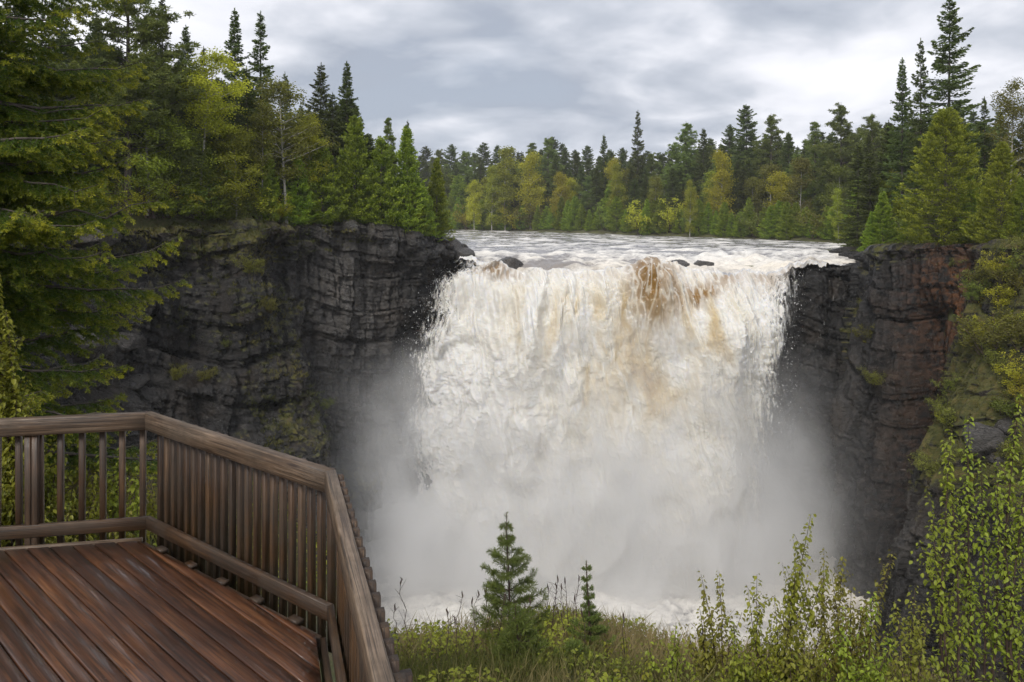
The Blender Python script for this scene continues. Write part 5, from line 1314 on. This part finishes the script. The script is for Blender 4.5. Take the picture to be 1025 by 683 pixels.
for bx, by, tips, Y, lab, mt in (
    (660, 745, [(648, 640, 0), (676, 622, .2), (690, 650, 0)], 8.1, 'leafy sapling with pale stems between two bronze ones', 'sapling_leaf'),
    (745, 750, [(728, 618, 0), (760, 625, .2), (735, 650, .1)], 8.0, 'bushy green sapling at the foot of the leaning one', 'lime_leaf'),
    (800, 755, [(778, 600, 0), (800, 612, .2), (822, 625, .1)], 8.0, 'olive sapling filling the gap right of the leaning one', 'bronze_leaf'),
    (860, 760, [(845, 606, 0), (872, 592, .2), (890, 622, .1)], 8.0, 'olive green sapling with crowded leaves before the dark cliff foot', 'sapling_leaf'),
    (905, 765, [(895, 600, 0), (915, 585, .2), (930, 610, .1)], 7.8, 'bronze sapling leaning against the tall right clump', 'bronze_leaf'),
    (640, 760, [(620, 668, 0), (650, 660, .2)], 7.6, 'tiny lime green sapling low in the bank grass', 'lime_leaf')):
    sapling((bx, by), tips, Y, lab, mt, .056, 1.1)

# ------------------------------------------------------------------ bushes behind the left railing
for bx, by, tips, Y, lab, mt in (
    (15, 560, [(-24, 256, 0), (-4, 272, .2), (6, 310, .1), (-8, 330, -.1), (14, 378, 0), (-30, 300, .2), (12, 400, .2), (-14, 390, .1)], 7.6, 'tall lime green bush at the left picture edge', 'lime_leaf'),
    (30, 570, [(10, 440, 0), (40, 430, .2), (60, 445, .1), (22, 470, -.1), (5, 480, 0), (50, 480, 0)], 7.9, 'lime green bush behind the railing left of the double baluster', 'lime_leaf'),
    (75, 580, [(62, 462, 0), (85, 455, .2), (95, 470, .1), (72, 490, -.1), (110, 490, 0)], 8.2, 'yellow green bush behind the middle of the left railing', 'lime_leaf'),
    (118, 580, [(100, 452, 0), (122, 446, .2), (138, 462, .1), (112, 490, -.1), (140, 495, 0)], 8.5, 'yellowish bush behind the railing near its corner', 'sapling_leaf'),
    (160, 590, [(150, 490, 0), (170, 478, .2), (188, 500, .1), (140, 500, .1)], 8.9, 'small bush behind the railing corner', 'lime_leaf'),
    (60, 600, [(40, 500, 0), (70, 506, .1), (90, 512, 0), (20, 505, .1)], 7.4, 'low bronze bush at the foot of the left railing', 'bronze_leaf'),
    (120, 600, [(105, 505, 0), (130, 510, .1), (150, 515, 0)], 7.5, 'low reddish bush at the foot of the railing corner', 'bronze_leaf')):
    sapling((bx, by), tips, Y, lab, mt, .06, 1.7, .10, True, 'bushes behind the left railing', 'bush')

# ------------------------------------------------------------------ the big drooping spruce on the left
def near_spruce(x, y, H, label):
    zb = gz(x, y); root = empty('spruce_tree', (x, y, zb)); tb = TB()
    tb.tube([(.05 * math.sin(f * 6), 0, H * f - .1) for f in np.linspace(0, 1, 14)], .24, .03, 10)
    C, A, T, S = [], [], [], []
    z = 1.0
    while z < H * .97:
        f = z / H; nb_ = int(R.integers(4, 7)); Lm = 2.9 * (1 - f) ** .8 * sstep(-.1, .08, f) + .15
        for j in range(nb_):
            az = R.uniform(0, 6.283); L = Lm * R.uniform(.7, 1.12); d0 = np.array([math.cos(az), math.sin(az), -.16 + .5 * f + R.normal(0, .08)])
            vis = (d0[0] > -.45) and (z + zb < 8.6); dn = 1.0 if vis else .22
            P = curve((0, 0, z), nrm(d0), L, -.22 * (1 - f), 8, .20, .10); tb.tube(P, .008 + .012 * L, .004, 5)
            nt = int(L / .062 * (1 if vis else .55))
            for q in range(nt):
                s = .10 + .90 * (q + R.random()) / nt; p0 = interp_curve(P, s); lat = nrm(np.cross(d0, [0, 0, 1.])) * (1 if q % 2 else -1)
                l2 = (.16 + .62 * (1 - s) ** .8) * min(1, L / 2.2) * R.uniform(.55, 1.15); d2 = nrm(nrm(d0) * .75 + lat * .75 + np.array([0, 0, -.38 + R.normal(0, .16)]))
                Q_ = curve(p0, d2, l2, -.30, 5, .12, .08)
                if l2 > .14: tb.tube(Q_, .0045, .0015, 3)
                subs = [Q_]
                for r_ in range(int(l2 / .11)):
                    s3 = R.uniform(.2, .9); sg = random.choice((-1, 1)); d3 = nrm(d2 * .8 + np.cross(d2, [0, 0, 1.]) * sg * .7 + np.array([0, 0, -.15 + R.normal(0, .1)])); subs.append(curve(interp_curve(Q_, s3), d3, l2 * .42 * (1.2 - s3), -.15, 3))
                for w_ in subs:
                    Lq = np.linalg.norm(w_[-1] - w_[0]); m = max(3, int(Lq / .0036 * dn)); s4 = R.uniform(0, 1.03, m); ax_ = nrm(w_[-1] - w_[0])
                    C.append(interp_curve(w_, np.clip(s4, 0, 1))); A.append(nrm(ax_ * .75 + nrm(R.normal(0, 1, (m, 3)) * np.array([1, 1, .8])) * .85)); S.append(np.full(m, .046 if vis else .09))
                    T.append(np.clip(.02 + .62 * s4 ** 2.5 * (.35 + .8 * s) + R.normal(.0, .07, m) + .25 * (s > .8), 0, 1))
        z += R.uniform(.15, .25)
    C, A, T, S = map(np.concatenate, (C, A, T, S)); C = C + A * S[:, None] * .5
    V, Fc = rhombi(C, A, S, S * .24)
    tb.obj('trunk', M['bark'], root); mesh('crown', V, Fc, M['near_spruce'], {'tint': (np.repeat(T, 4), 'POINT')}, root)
    tag(root, label, 'spruce tree'); print('near spruce needles', len(C))
near_spruce(-7.3, 9.6, 15.5, 'big near spruce at the left edge with long drooping yellow tipped branches')
